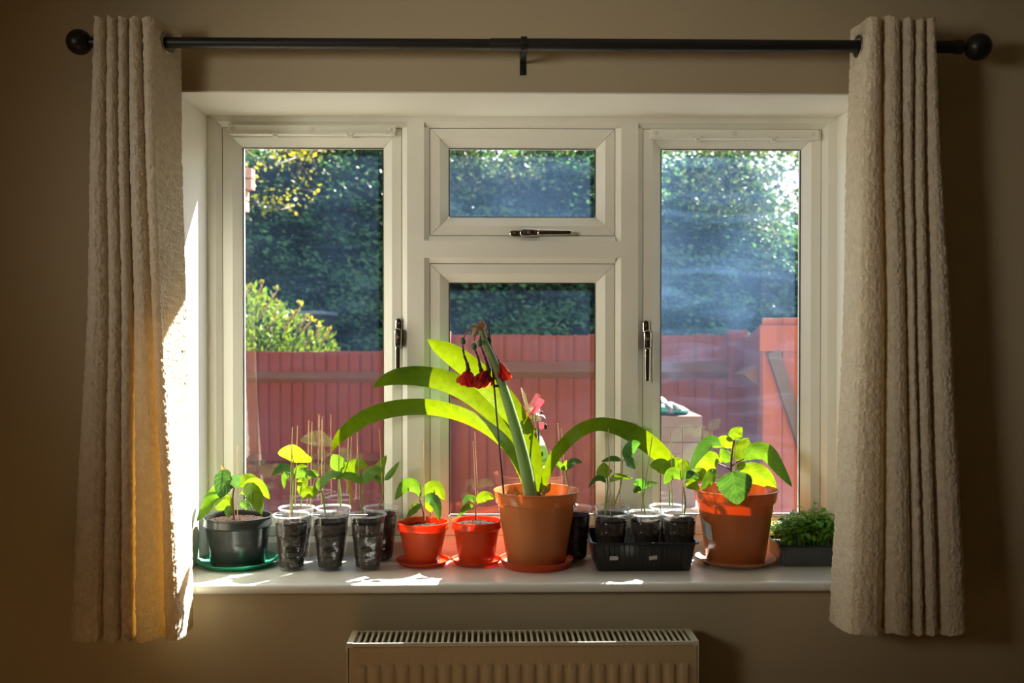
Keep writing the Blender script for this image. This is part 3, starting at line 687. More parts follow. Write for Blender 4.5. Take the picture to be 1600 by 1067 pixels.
def stem(parent, pts, Y, r0, r1, mat=None, name='stem', n=10):
    w_ = [P(x, y, Y if not hasattr(Y, '__len__') else Y[i]) for i, (x, y) in enumerate(pts)]
    c = catmull(w_, n); c = [Vector(p) for p in c]
    return MB().tube(c, [r0+(r1-r0)*i/n for i in range(n+1)], 8).build(name, mat or M['stem'], parent, True, 50)
def leaf(parent, pts, hw, Y, dY=0., mat='leaf', tilt=0., fold=.18, n=12, shape=.72, wave=.05, pet=.10, label=None, sag=0., ser=0.):
    """ovate leaf: px polyline base..tip, half width px, depth Y..Y+dY, tilt about its axis (deg)"""
    m = len(pts); w_ = [P(x, y, Y+dY*i/(m-1)) for i, (x, y) in enumerate(pts)]
    c = [Vector(p) for p in catmull(w_, n)]; hwm = hw*mpp(Y+dY/2)/max(.35, math.cos(R(tilt))); nv = 8; v = []; uv = []
    seed = pts[0][0]*.37+pts[-1][1]*.11
    for i in range(n+1):
        u = i/n; t = (c[min(i+1, n)]-c[max(i-1, 0)]).normalized(); view = (c[i]-C0).normalized()
        s = t.cross(view).normalized(); nn = s.cross(t).normalized()
        s = (s*math.cos(R(tilt))+nn*math.sin(R(tilt))).normalized(); nn = s.cross(t).normalized()
        if nn.dot(view) > 0: nn = -nn
        if u < pet: ww = .035
        else:
            q = (u-pet)/(1-pet); ww = max(.035, math.sin(math.pi*min(1, q)**shape)**.72) if q < 1 else .0
        if u == 1: ww = .01
        for j in range(nv+1):
            a = -1+2*j/nv; wv = 1+ser*math.sin(u*60)*abs(a)
            off = fold*abs(a)**1.3*hwm*ww*-1+wave*hwm*math.sin(u*14+a*3+seed)*abs(a)*ww + .06*hwm*noise.noise(Vector((u*5+seed, a*2, 0)))
            v.append(c[i]+s*(a*hwm*ww*wv)+nn*off); uv.append((max(.001, u), a if abs(a) > 1e-6 else .0001))
    f = [(i*(nv+1)+j, i*(nv+1)+j+1, (i+1)*(nv+1)+j+1, (i+1)*(nv+1)+j) for i in range(n) for j in range(nv)]
    b = MB(); b.add(v, f, uv); o = b.build('leaf', M[mat], parent, True)
    if label: o['label'] = label
    return o
def strap(parent, pts, Y, tilt=0., fold=.12, n=44, label=None):
    """pts: (px, py, half width px[, Y offset])"""
    arr = []
    for q in pts:
        yy = Y+(q[3] if len(q) > 3 else 0); p = P(q[0], q[1], yy); arr.append((p.x, p.y, p.z, q[2]*mpp(yy)))
    c = catmull(arr, n); nv = 8; v = []; uv = []
    for i in range(n+1):
        pos = Vector(c[i][:3]); t = (Vector(c[min(i+1, n)][:3])-Vector(c[max(i-1, 0)][:3])).normalized(); view = (pos-C0).normalized()
        s = t.cross(view).normalized(); nn = s.cross(t).normalized()
        s = (s*math.cos(R(tilt))+nn*math.sin(R(tilt))).normalized(); nn = s.cross(t).normalized(); hw = max(.0004, c[i][3])/math.cos(R(tilt))
        for j in range(nv+1):
            a = -1+2*j/nv; v.append(pos+s*a*hw+nn*fold*hw*(a*a)); uv.append((max(.001, i/n), a if abs(a) > 1e-6 else .0001))
    b = MB(); b.add(v, [(i*(nv+1)+j, i*(nv+1)+j+1, (i+1)*(nv+1)+j+1, (i+1)*(nv+1)+j) for i in range(n) for j in range(nv)], uv)
    o = b.build('leaf', M['amaryllis'], parent, True)
    if label: o['label'] = label
    return o
# ---- dark pot on green saucer (left)
Yc = -.098; cx = X(371, Yc)
saucer('green_saucer', 'green plastic saucer under the dark grey pot', (cx, Yc), .085, .1065, .0165, M['greensaucer'])
t = thing('potted_pepper_plant', (cx, Yc, ZSILL+.004), 'young pepper plant with drooping lime leaves in a dark grey pot at the left end', 'potted plant')
pot(t, (cx, Yc), .071, .0895, .127, .026, M['greybody'], ZSILL+.0045)
soil(t, (cx, Yc), .080, ZSILL+.118, crumbs=120)
Y = -.10
stem(t, [(366, 811), (364, 790), (364, 772), (367, 757)], Y, .0034, .002, M['stem_red'])
stick(t, (371, 811), Y-.004, (371, 695), Y+.01)
leaf(t, [(364, 748), (352, 752), (344, 779)], 17, Y-.02, -.02, 'leaf_glossy', 15, label='dark leaf with glossy highlights')
leaf(t, [(362, 764), (366, 752), (374, 741)], 9, Y-.01, -.01, 'leaf_glossy', 20)
leaf(t, [(372, 762), (388, 752), (405, 750)], 13, Y+.01, .02, 'leaf_bright', 0)
leaf(t, [(370, 762), (400, 756), (422, 780)], 9, Y-.01, -.01, 'leaf_bright', -20, pet=.2)
leaf(t, [(372, 772), (394, 766), (409, 804)], 15, Y-.015, -.03, 'leaf_bright', 25, pet=.15)
leaf(t, [(372, 785), (384, 788), (394, 797)], 7, Y-.02, -.02, 'leaf', 10)
leaf(t, [(360, 768), (345, 764), (326, 772)], 12, Y+.01, .01, 'leaf_bright')
leaf(t, [(360, 768), (334, 774), (322, 795), (307, 815)], 9.5, Y-.01, -.03, 'leaf', 30, pet=.08)
leaf(t, [(362, 772), (350, 782), (338, 797)], 15, Y, -.01, 'leaf_bright', -10)
leaf(t, [(364, 790), (357, 798), (358, 809)], 6.5, Y-.03, -.01, 'leaf')
leaf(t, [(362, 752), (354, 740), (345, 726)], 4.5, Y+.01, .01, 'leaf_yellow')
# ---- clear cups
def cup_profile(H, rb=.0315, rr=.0495):
    ru = rr-.0042; r = lambda f: rb+(ru-rb)*f**.95
    pr = [(.0001, .004), (rb*.75, .004), (rb*.85, .0005), (rb-.001, 0), (rb, .002)]
    pr += [(r(.06), H*.06), (r(.06)-.0006, H*.07), (r(.08), H*.08)]
    for k in range(4): pr += [(r(.26+.03*k), H*(.26+.03*k)), (r(.275+.03*k)-.0005, H*(.275+.03*k))]
    pr += [(r(.60), H*.60), (r(.61)+.0012, H*.612), (r(.635)+.0014, H*.63), (r(.65)+.0002, H*.65)]
    for k in range(7): pr += [(r(.67+.025*k)+.0005, H*(.67+.025*k)), (r(.68+.025*k)-.0004, H*(.68+.025*k))]
    pr += [(r(.9), H*.9), (ru, H-.005)]
    return pr
CUPN = [0]
def cup(px, Y, label, H=.145, cat='seedling cup', group='clear plastic cups with seedlings', zb=None, soil_drop=.013, sc=1.):
    zb = (ZSILL+.0005) if zb is None else zb; c = (X(px, Y), Y); rr = .0495*sc; rb = .0315*sc
    t = thing('seedling_cup', (c[0], c[1], zb), label, cat, group)
    pr = cup_profile(H, rb, rr)
    b = MB().lathe([(r, zb+h) for r, h in pr], (c[0], c[1], 0), 56); recalc(b.build('cup', M['cup'], t, True, 50))
    b = MB().lathe([(rr-.0042, zb+H-.006), (rr-.0036, zb+H-.001), (rr-.0015, zb+H), (rr, zb+H-.0014), (rr-.0004, zb+H-.004), (rr-.0022, zb+H-.0045), (rr-.0042, zb+H-.006)], (c[0], c[1], 0), 56)
    recalc(b.build('rim', M['cup_rim'], t, True, 60))
    top = H-soil_drop; prof = [(h, r-.0016) for r, h in pr if .003 < h < top-.004]
    b = MB(); K = 48; v = []; f = []
    for h, r in prof:
        for k in range(K):
            a = 2*math.pi*k/K; q = .0012*noise.noise(Vector((math.cos(a)*8+px, math.sin(a)*8, h*150)))
            v.append((c[0]+(r-.0006+q)*math.cos(a), c[1]+(r-.0006+q)*math.sin(a), zb+h))
    f = [(i*K+k, i*K+(k+1) % K, (i+1)*K+(k+1) % K, (i+1)*K+k) for i in range(len(prof)-1) for k in range(K)]+[tuple(range(K))[::-1]]
    b.add(v, f); recalc(b.build('soil_body', M['soil_dark'], t, True, 60))
    soil(t, c, prof[-1][1]-.001, zb+top-.005, crumbs=50)
    return t, c
G1 = 'clear cups in the group left of the red pots'
YF, YR = -.155, -.052
a1, c = cup(455, YF, 'front clear cup beside the green saucer, seedling topped by a round lime leaf', group=G1)
stem(a1, [(456, 802), (457, 770), (458, 745), (458, 718)], YF, .0022, .0013)
leaf(a1, [(458, 724), (458, 712), (459, 694)], 26, YF+.01, -.015, 'leaf_bright', 30, shape=.6, label='broad round lime leaf', n=14)
leaf(a1, [(457, 744), (443, 731), (424, 743)], 7, YF-.01, -.01, 'leaf_glossy', 25)
leaf(a1, [(457, 742), (445, 744), (444, 764)], 5, YF-.01, 0, 'leaf')
leaf(a1, [(459, 750), (475, 736), (496, 746)], 6.5, YF-.01, -.01, 'leaf', 20)
leaf(a1, [(460, 752), (474, 752), (470, 765), (475, 779)], 7, YF, -.01, 'leaf_bright')
leaf(a1, [(460, 746), (468, 732), (480, 728)], 6, YF+.01, .01, 'leaf_bright')
stick(a1, (452.7, 815), YF-.028, (457, 667), YF-.01); stick(a1, (461, 792), YF+.01, (465, 665), YF+.02)
a2, c = cup(463, YR, 'clear cup directly behind the left front one, only two bare sticks in its soil', group=G1)
stick(a2, (480, 795), YR, (482.5, 657), YR); stick(a2, (485, 795), YR-.01, (487.5, 659), YR)
stem(a2, [(470, 790), (473, 770), (478, 752)], YR, .0016, .001); leaf(a2, [(478, 752), (486, 740), (500, 742)], 6, YR, 0, 'leaf')
leaf(a2, [(478, 752), (476, 742), (470, 733)], 5, YR, .0, 'leaf')
b1, c = cup(515, YF, 'clear cup in the middle of the front row, seedling leaning left with two arching leaves', group=G1)
stem(b1, [(508, 802), (506, 785), (503, 770), (500, 762)], YF, .0022, .0015)
leaf(b1, [(502, 765), (505, 750), (518, 741), (536, 739)], 7, YF-.01, -.02, 'leaf', 35)
leaf(b1, [(501, 769), (486, 769), (469, 768)], 9.5, YF, -.02, 'leaf_bright', 10, shape=.95)
leaf(b1, [(501, 766), (498, 757), (500, 746)], 5, YF+.01, .01, 'leaf')
stick(b1, (507, 794), YF, (507, 676), YF)
b2, c = cup(521, YR, 'clear cup behind the middle front one, seedling with one yellowed hanging leaf', group=G1)
stem(b2, [(532, 791), (532, 770), (530, 755), (530, 740)], YR, .0024, .0016)
leaf(b2, [(531, 740), (527, 725), (520, 709)], 12, YR, .0, 'leaf', 20, shape=.85)
leaf(b2, [(531, 741), (545, 733), (560, 726), (575, 728)], 12, YR, .02, 'leaf_bright', 0)
leaf(b2, [(531, 748), (543, 750), (548, 770), (550, 797)], 3.5, YR-.01, -.03, 'leaf_yellow', label='hanging yellowed leaf')
leaf(b2, [(531, 748), (520, 742), (508, 745)], 6, YR, -.03, 'leaf')
stick(b2, (528, 786), YR, (531, 670), YR); stick(b2, (546, 790), YR+.02, (549, 683), YR+.02); stick(b2, (502, 790), YR, (503, 655), YR+.01)
c1, c = cup(574, YF, 'clear cup at the right of the front row, seedling with two long spread leaves', group=G1)
stem(c1, [(565, 802), (566.5, 785), (567, 770), (566, 757)], YF, .0022, .0015)
leaf(c1, [(567, 760), (572, 745), (584, 735), (601, 735)], 9.5, YF-.01, -.01, 'leaf', 20)
leaf(c1, [(566, 760), (556, 748), (540, 743), (524, 749)], 6.5, YF-.01, -.01, 'leaf', 20)
leaf(c1, [(566, 754), (560, 744), (552, 742)], 6, YF+.01, .02, 'leaf')
leaf(c1, [(567, 756), (572, 744), (570, 738)], 5, YF+.01, .02, 'leaf_dark')
stick(c1, (563, 793), YF, (558, 676), YF+.01)
c2, c = cup(595, YR, 'clear cup behind the right front one, nearest the left red pot', group=G1)
stem(c2, [(592, 793), (598, 775), (599, 763), (599, 750)], YR, .002, .0012)
leaf(c2, [(599, 752), (592, 735), (604, 711)], 9, YR, .0, 'leaf_bright', 0)
leaf(c2, [(599, 752), (610, 740), (624, 721)], 5, YR-.01, -.02, 'leaf', 15)
leaf(c2, [(598, 756), (590, 748), (585, 738)], 5, YR, .0, 'leaf')
stick(c2, (599, 794), YR, (593, 671), YR)
# ---- red pots
Yc = -.10; cx = X(660.5, Yc)
GR = 'red plastic saucers'
saucer('red_saucer', 'orange red saucer under the left red pot', (cx, Yc), .0585, .0715, .0135, M['red_saucer'])
t = thing('potted_seedling', (cx, Yc, ZSILL+.004), 'red pot nearer the clear cups, seedling with four broad leaves and a thin stick', 'potted plant')
pot(t, (cx, Yc), .0455, .0695, .110, .022, M['red'], ZSILL+.0045); soil(t, (cx, Yc), .062, ZSILL+.098)
Y = Yc
stem(t, [(663, 812), (661, 798), (656, 781)], Y, .0028, .0016, M['stem_red'])
leaf(t, [(656, 780), (650, 764), (635, 758), (617, 781)], 11, Y-.01, -.02, 'leaf', 15, shape=.9, pet=.15)
leaf(t, [(658, 778), (668, 768), (682, 762), (695, 782)], 12, Y+.01, .01, 'leaf_bright', 0, shape=.8, pet=.15)
leaf(t, [(656, 778), (656, 770), (656, 762)], 2.2, Y, 0, 'leaf')
leaf(t, [(661, 782), (670, 786), (674, 801)], 10, Y+.02, .01, 'leaf_bright')
leaf(t, [(662, 786), (672, 778), (682, 788), (687, 815)], 9.5, Y-.02, -.035, 'leaf_glossy', 10, pet=.1, label='glossy leaf folded over the rim')
leaf(t, [(659, 794), (650, 794), (635, 809)], 7, Y-.02, -.02, 'leaf', 20)
stick(t, (664, 813), Y-.01, (660, 688), Y)
Yc = -.095; cx = X(744.5, Yc)
saucer('red_saucer', 'orange red saucer under the right red pot', (cx, Yc), .057, .067, .0135, M['red_saucer'])
t = thing('potted_seedling', (cx, Yc, ZSILL+.004), 'red pot touching the big amaryllis pot, small seedling with few leaves', 'potted plant')
pot(t, (cx, Yc), .0475, .0665, .112, .022, M['red'], ZSILL+.0045); soil(t, (cx, Yc), .060, ZSILL+.104, crumbs=110)
Y = Yc
stem(t, [(743, 812), (743.5, 798), (743, 786)], Y, .0022, .0012, M['stem_red'])
leaf(t, [(744, 790), (752, 778), (762, 775), (773, 779)], 8.5, Y, .01, 'leaf_bright', 0)
leaf(t, [(743, 787), (735, 778), (728, 780), (722, 791)], 5, Y-.01, -.01, 'leaf_glossy', 20)
leaf(t, [(743, 785), (739, 779), (734, 773)], 5, Y+.01, .01, 'leaf_bright')
leaf(t, [(742, 796), (730, 793), (714, 809)], 5.5, Y-.02, -.02, 'leaf', 20)
stick(t, (745, 812), Y-.01, (739, 690), Y)
# ---- amaryllis
Yc = -.125; cx = X(838, Yc); YA = Yc
saucer('red_brown_saucer', 'large orange red saucer under the amaryllis pot', (cx, Yc), .0855, .0985, .0215, M['red_saucer'])
am = thing('amaryllis_plant', (cx, Yc, ZSILL+.004), 'tall amaryllis with arching strap leaves and wilted red flowers in a brown pot', 'potted plant')
pot(am, (cx, Yc), .0765, .1135, .198, .034, M['brown'], ZSILL+.0045); soil(am, (cx, Yc), .098, ZSILL+.166, M['soil'], crumbs=120)
YL = -.085
strap(am, [(668, 530, .5, .04), (681, 539, 9, .04), (705, 553, 16, .038), (735, 575, 18, .032), (765, 602, 19, .02), (792, 632, 18.5, .0), (815, 668, 18, -.01), (830, 705, 15, -.02), (838, 740, 11, -.03), (841, 775, 8, -.035)], YL, 0, label='upright lime leaf pointing up left')
strap(am, [(583, 606, .5, .025), (597, 596, 7.5, .035), (622, 588, 13, .045), (655, 587, 15.5, .05), (690, 593, 16.5, .045), (725, 607, 17.5, .035), (758, 629, 18, .02), (788, 658, 17, .005), (812, 695, 14.5, -.01), (826, 735, 10, -.025), (834, 775, 7, -.035)], YL, 10)
strap(am, [(519, 705, .4, -.01), (526, 690, 6.5, .0), (543, 672, 10.5, .01), (575, 651, 12.5, .02), (615, 639, 13, .033), (665, 636, 12.5, .038), (712, 645, 11.5, .03), (752, 663, 10.5, .01), (788, 691, 9.5, -.02), (812, 728, 8, -.03), (828, 775, 6, -.04)], YL-.005, -15)
strap(am, [(1058, 737, 5, .035), (1042, 719, 12, .04), (1018, 697, 15, .048), (990, 678, 14.5, .05), (962, 667, 12, .045), (935, 663, 10.5, .03), (908, 672, 10.5, .01), (884, 692, 10, -.03), (864, 718, 8.5, -.035), (852, 748, 6, -.04), (846, 775, 5, -.04)], YL, 12)
strap(am, [(803, 664, .5, -.03), (812, 690, 5, -.035), (824, 725, 7, -.04), (834, 775, 6.5, -.045)], YL, 15, label='short inner leaf')
pts = [(751, 515), (760, 540), (770, 562), (784, 600), (797, 640), (810, 685), (821, 730), (829, 776)]
w_ = [P(x, y, YA-.045+.02*0) for x, y in pts]; cc = [Vector(p) for p in catmull(w_, 24)]
o = MB().tube(cc, [(4.6+6.2*i/24)*mpp(-.17) for i in range(25)], 14).build('flower_stalk', M['stalk'], am, True, 60)
stick(am, (787, 772), YA-.075, (764, 514), YA-.035, .0024, M['stake'], 'support_cane')
b = MB().ball(P(775, 603, YA-.055), .004, 1.6, 1, 1).box(P(770, 605, YA-.06), P(779, 603, YA-.052)); b.build('cane_clip', M['stake'], am, True, 40)
# bulb neck and papery scales
p0 = P(838, 778, YA-.03)
b = MB(); b.ball((p0.x, p0.y+.005, p0.z-.012), .028, 1, 1, 1.0, 3, wob=.15); b.build('bulb', M['bulb'], am, True)
for (x, y, hx) in ((808, 772, -4), (856, 766, 4), (850, 770, 2)):
    leaf(am, [(x+(-hx), y+6), (x, y-2), (x+hx, y-12)], 4, YA-.06, -.005, 'leaf_yellow', 0, fold=.6, wave=.4)
# wilted flower head
def flower(ovary, neck, skirt, hang, seed, mat, tipcol='petal'):
    """ovary px centre, neck px list, skirt: centre px, half width px, height px"""
    Yf_ = YA-.05+hang; oc = P(*ovary, Yf_)
    fl = MB().ball(oc, 4.6*mpp(Yf_), 1, 1, 1.35, 2).build('flower', M['ovary'], am, True); fl['label'] = 'wilted hanging flower with dark green ovary'
    pts = [P(x, y, Yf_) for x, y in neck]; c_ = [Vector(q) for q in catmull(pts, 12)]
    MB().tube(c_, [(1.4+2.6*(i/12)**2+.5*math.sin(i*2.1+seed))*mpp(Yf_) for i in range(13)], 9).build('tube', M['neck'], fl, True)
    # crumpled petals hanging from the end of the tube
    base = pts[-1]; cxp, cyp, hwp, hp = skirt; rs = random.Random(seed)
    for k in range(6):
        a0 = 2*math.pi*k/6+rs.uniform(-.3, .3)
        tipx = cxp+hwp*math.cos(a0)*rs.uniform(.75, 1.05); tipy = cyp+hp*rs.uniform(.5, 1.25)+(0 if abs(math.cos(a0)) < .8 else -hp*.2)
        tip = P(tipx, tipy, Yf_+.022*math.sin(a0)); midp = P((base_px[0]+tipx)/2+hwp*.25*math.cos(a0), cyp+hp*.1, Yf_+.018*math.sin(a0))
        cs = [Vector(q) for q in catmull([base, midp, tip], 10)]; v = []; nv = 8; W = hwp*.62*mpp(Yf_)
        for i, q in enumerate(cs):
            u = i/10; t = (cs[min(i+1, 10)]-cs[max(i-1, 0)]).normalized(); s = t.cross(Vector((math.cos(a0), math.sin(a0), 0))).normalized(); nn = s.cross(t)
            ww = W*(.18+.95*math.sin(math.pi*min(1, u*.9))**.8)
            for j in range(nv+1):
                a = -1+2*j/nv
                rag = noise.noise(Vector((a*3+k, u*4, seed)))
                v.append(q+s*a*ww+nn*(W*.38*math.sin(a*7+k*2+u*5)*(u)+W*.5*rag)+t*(W*.35*noise.noise(Vector((a*4, k*3, seed))) if i == 10 else 0))
        MB().add(v, [(i*(nv+1)+j, i*(nv+1)+j+1, (i+1)*(nv+1)+j+1, (i+1)*(nv+1)+j) for i in range(10) for j in range(nv)]).build('petal', M[mat if k % 3 else 'petal_brown'], fl, True)
def pedicel(pts):
    Yf_ = YA-.05; c_ = [Vector(q) for q in catmull([P(x, y, Yf_) for x, y in pts], 10)]
    MB().tube(c_, [1.3*mpp(Yf_)]*11, 7).build('pedicel', M['papery'], am, True)
base_px = (731, 577); flower((723.5, 533), [(723, 540), (725, 554), (730, 568), (732, 580)], (730, 588, 15, 15), .0, 3, 'petal')
base_px = (753, 580); flower((741, 541), [(742, 546), (747, 558), (750, 572), (753, 582)], (757, 590, 14, 13), .01, 5, 'petal_brown')
base_px = (762, 578); flower((750, 536), [(752, 542), (757, 556), (761, 568), (764, 580)], (748, 590, 15, 15), -.01, 9, 'petal')
base_px = (778, 566); flower((764, 532), [(766, 538), (770, 550), (774, 558), (777, 566)], (786, 579, 13, 13), .015, 11, 'petal')
pedicel([(748, 512), (738, 509), (730, 517), (725, 527)]); pedicel([(748, 513), (744, 520), (741, 532)]); pedicel([(751, 512), (752, 520), (750, 530)]); pedicel([(752, 512), (758, 515), (763, 526)])
for pts_, hw_ in (([(752, 510), (744, 514), (738, 528)], 5), ([(748, 512), (753, 507), (759, 518)], 6), ([(745, 512), (752, 508), (757, 512)], 5)):
    leaf(am, pts_, hw_, YA-.055, 0, 'leaf_yellow', 0, fold=.5, wave=.5).name = 'spathe'
for o in list(am.children):
    if o.name.startswith('spathe'): o.data.materials.clear(); o.data.materials.append(M['papery'])
# ---- bee ornament on a green stick, in the amaryllis pot
YO = -.075; q = P(843, 760, YO)
bee = thing('bee_ornament', (q.x, q.y, q.z), 'pink striped bee ornament on a green stick behind the amaryllis leaves', 'garden ornament')
k = mpp(YO)
stick(bee, (844, 775), YO, (841, 658), YO, .0022, M['bee_stick'], 'stick')
hd = MB().ball(P(846, 654, YO-.02), 6.2*k, sub=3).build('head', M['bee_head'], bee, True)
bodyaxis = Matrix.Rotation(R(12), 3, 'Y')
MB().ball(P(837, 652, YO-.002), 7.2*k, 1.25, 1.2, .95, 3, bodyaxis).build('body', M['bee_white'], bee, True)
for f_, rr in ((832, 6.1), (836.5, 7.3), (840.5, 7.2)):
    c_ = P(f_, 652, YO-.004); b = MB().lathe([(rr*k*.94, -.0009), (rr*k*1.02, -.0006), (rr*k*1.02, .0006), (rr*k*.94, .0009)], c_, 28, 'X'); recalc(b.build('stripe', M['bee_black'], bee, True))
MB().ball(P(846.5, 644.5, YO-.03), 2.1*k).build('antenna_knob', M['bee_black'], bee, True)
MB().tube([P(846.5, 644.5, YO-.03), P(846, 650, YO-.02)], .0008, 6).build('antenna', M['bee_black'], bee, True)
def plate(parent, name, px_pts, Y_, th, mat, dy=0.):
    pts = [P(x, y, Y_+dy*i/len(px_pts)) for i, (x, y) in enumerate(px_pts)]; n = len(pts)
    v = pts+[p+Vector((0, th, 0)) for p in pts]
    return recalc(MB().add(v, [tuple(range(n)), tuple(range(n, 2*n))[::-1]]+[(i, (i+1) % n, (i+1) % n+n, i+n) for i in range(n)]).build(name, mat, parent))
plate(bee, 'wing', [(828, 650), (832, 640), (845, 622), (848, 624), (851, 627), (847, 633), (838, 644), (830, 652)], YO-.005, .0012, M['bee_pink'])
plate(bee, 'wing', [(827, 646), (823, 640), (817, 615), (818, 612), (821, 616), (825, 630), (829, 642)], YO, .0012, M['bee_white'])
plate(bee, 'wing', [(829, 648), (832, 640), (841, 622), (844, 622), (843, 628), (834, 642)], YO+.01, .0012, M['bee_pink'])
for a in range(5):
    an = a*2*math.pi/5+.4; cx_, cy_ = 827, 653
    plate(bee, 'fin', [(cx_, cy_), (cx_+7*math.cos(an-.35), cy_+9*math.sin(an-.35)), (cx_+9*math.cos(an), cy_+11*math.sin(an)), (cx_+7*math.cos(an+.35), cy_+9*math.sin(an+.35))], YO-.002+a*.001, .001, M['bee_pink'])
plate(bee, 'fin', [(842, 659), (850, 660), (851, 668), (845, 672), (842, 668)], YO-.006, .001, M['bee_pink'])
MB().ball(P(852.3, 666.5, YO-.012), 2.6*k, 1, 1, 1.9).build('foot', M['bee_black'], bee, True); MB().ball(P(836, 671, YO-.008), 2.1*k).build('foot', M['bee_black'], bee, True)
tg = plate(bee, 'swing_tag', [(839.5, 682), (846, 681), (849, 687), (856, 706), (860, 722), (862, 732), (843, 732), (841, 710)], YO+.012, .0012, M['cup_rim'])
plate(tg, 'printed_card', [(841, 696), (852, 696), (856, 706), (859, 718), (859, 726), (844, 729), (842, 712)], YO+.0105, .0008, M['tag_lime'])
plate(tg, 'green_print', [(843, 707), (848, 706), (849, 711), (846, 715), (843, 716)], YO+.0095, .0006, M['tag_green'])
tx = bpy.data.curves.new('lettering', 'FONT'); tx.body = 'Bab'; tx.size = 6.0*k; tx.extrude = .0002; tx.materials.append(M['ink'])
tmp = bpy.data.objects.new('lettering', tx); COL.objects.link(tmp); bpy.context.view_layer.update(); tme = bpy.data.meshes.new_from_object(tmp); bpy.data.objects.remove(tmp); to = bpy.data.objects.new('lettering', tme); COL.objects.link(to); to.parent = tg; pp = P(847, 722, YO+.008)-ORG[bee.name]; to.location = pp; to.rotation_euler = (R(90), R(-22), 0)
# ---- cup behind the amaryllis pot
d1, c = cup(898, -.062, 'single clear cup of dark soil half hidden right of the amaryllis pot', group='other clear plastic cups', soil_drop=.016)
stem(d1, [(899, 792), (893, 770), (887, 750), (884, 735)], -.062, .0022, .0014)
leaf(d1, [(884, 737), (876, 728), (864, 716)], 4.5, -.065, -.01, 'leaf', 20, label='pale cotyledon')
leaf(d1, [(884, 736), (883, 727), (887, 718)], 4, -.06, 0, 'leaf_bright')
leaf(d1, [(885, 737), (891, 725), (899, 720), (910, 723)], 6, -.065, -.01, 'leaf_glossy', 20)
stick(d1, (886, 790), -.055, (877, 669), -.045)
# ---- black tray with five cups
tx0, tx1 = X(925, -.2), X(1090, -.2); Y0, Y1 = -.212, -.012; H = .076; z0 = ZSILL+.0005; ins_ = .016
tr = thing('seed_tray', ((tx0+tx1)/2, (Y0+Y1)/2, z0), 'black ribbed plastic tray holding clear seedling cups', 'tray')
def rrect(x0, x1, y0, y1, r, n=5, ribs=0):
    pts = []
    for cx_, cy_, a0 in ((x1-r, y1-r, 0), (x0+r, y1-r, 90), (x0+r, y0+r, 180), (x1-r, y0+r, 270)):
        for k in range(n+1): a = R(a0+90*k/n); pts.append((cx_+r*math.cos(a), cy_+r*math.sin(a)))
    return pts
def traymesh(name, parent, x0, x1, y0, y1, z0, H, ins, mat, r=.014, lip=.005, ribs=True):
    rows = []
    for dz, i_, in ((0, ins), (.004, ins-.002), (H-.006, .004), (H-.004, .002), (H-.003, -lip+.002), (H, -lip), (H+.0012, -lip+.001), (H+.0012, .002), (H-.006, .0055), (.006, ins+.0005), (.003, ins+.003)):
        rows.append([(a, c_, z0+dz) for a, c_ in rrect(x0+i_, x1-i_, y0+i_, y1-i_, r)])
    n = len(rows[0]); v = [p for q in rows for p in q]
    f = [(j*n+i, j*n+(i+1) % n, (j+1)*n+(i+1) % n, (j+1)*n+i) for j in range(len(rows)-1) for i in range(n)]+[tuple(range(n))[::-1], tuple(range((len(rows)-1)*n, len(rows)*n))]
    return recalc(MB().add(v, f).build(name, mat, parent, True, 35))
traymesh('tray_body', tr, tx0, tx1, Y0, Y1, z0, H, ins_, M['tray'])
b = MB(); nr = 17
for i in range(nr):
    x = tx0+.03+(tx1-tx0-.06)*i/(nr-1); xx = (tx0+tx1)/2+(x-(tx0+tx1)/2)*.94
    top = Vector((x, Y0+.0045, z0+H-.008)); bot = Vector((xx, Y0+ins_-.001, z0+.003)); e = .0022
    b.add([top+Vector((-e, 0, 0)), top+Vector((e, 0, 0)), bot+Vector((e, 0, 0)), bot+Vector((-e, 0, 0)), top+Vector((0, -.0018, -.002)), bot+Vector((0, -.0018, .001))], [(0, 4, 5, 3), (4, 1, 2, 5), (0, 1, 4), (3, 5, 2), (0, 3, 2, 1)])
recalc(b.build('rib', M['tray'], tr)); tr.children[-1]['kind'] = 'stuff'
def sticker(parent, px, py, w, h, rot, Yp, name='sticker'):
    c_ = P(px, py, Yp); a = R(rot); v = []
    for sy in (0, -.0005):
        for u, q in ((-1, -1), (1, -1), (1, 1), (-1, 1)):
            lx, lz = u*w/2, q*h/2; dz = lx*math.sin(a)+lz*math.cos(a); v.append((c_.x+lx*math.cos(a)-lz*math.sin(a), c_.y+sy-dz*.19, c_.z+dz))
    return MB().add(v, [(0, 3, 2, 1), (4, 5, 6, 7), (0, 1, 5, 4), (1, 2, 6, 5), (2, 3, 7, 6), (3, 0, 4, 7)]).build(name, M['sticker'], parent)
sticker(tr, 959.3, 872, .0215, .011, 0, Y0+.0062); sticker(tr, 1020.4, 871.3, .021, .0105, 10, Y0+.0062)
TG = 'clear cups standing in the black tray'
ZT = z0+.0035; TF, TR = -.158, -.062
e1, c = cup(955, TF, 'clear cup at the left front of the black tray, seedling with a round lime leaf', group=TG, zb=ZT, H=.143)
stem(e1, [(945.6, 803), (946, 785), (950, 760), (948, 743)], TF, .0022, .0014)
leaf(e1, [(949, 748), (944, 738), (943, 722)], 13, TF, .005, 'leaf_bright', 0, shape=.7)
leaf(e1, [(949, 757), (940, 748), (930, 749), (919, 762)], 4.5, TF-.01, -.01, 'leaf_dark', 20)
leaf(e1, [(950, 755), (960, 746), (972, 744), (991, 749)], 5.5, TF-.01, -.02, 'leaf_bright', 25)
stick(e1, (954, 805), TF-.01, (950.5, 670), TF)
e2, c = cup(957, TR, 'clear cup at the left back of the black tray, tall seedling with two dark leaves', group=TG, zb=ZT, H=.143)
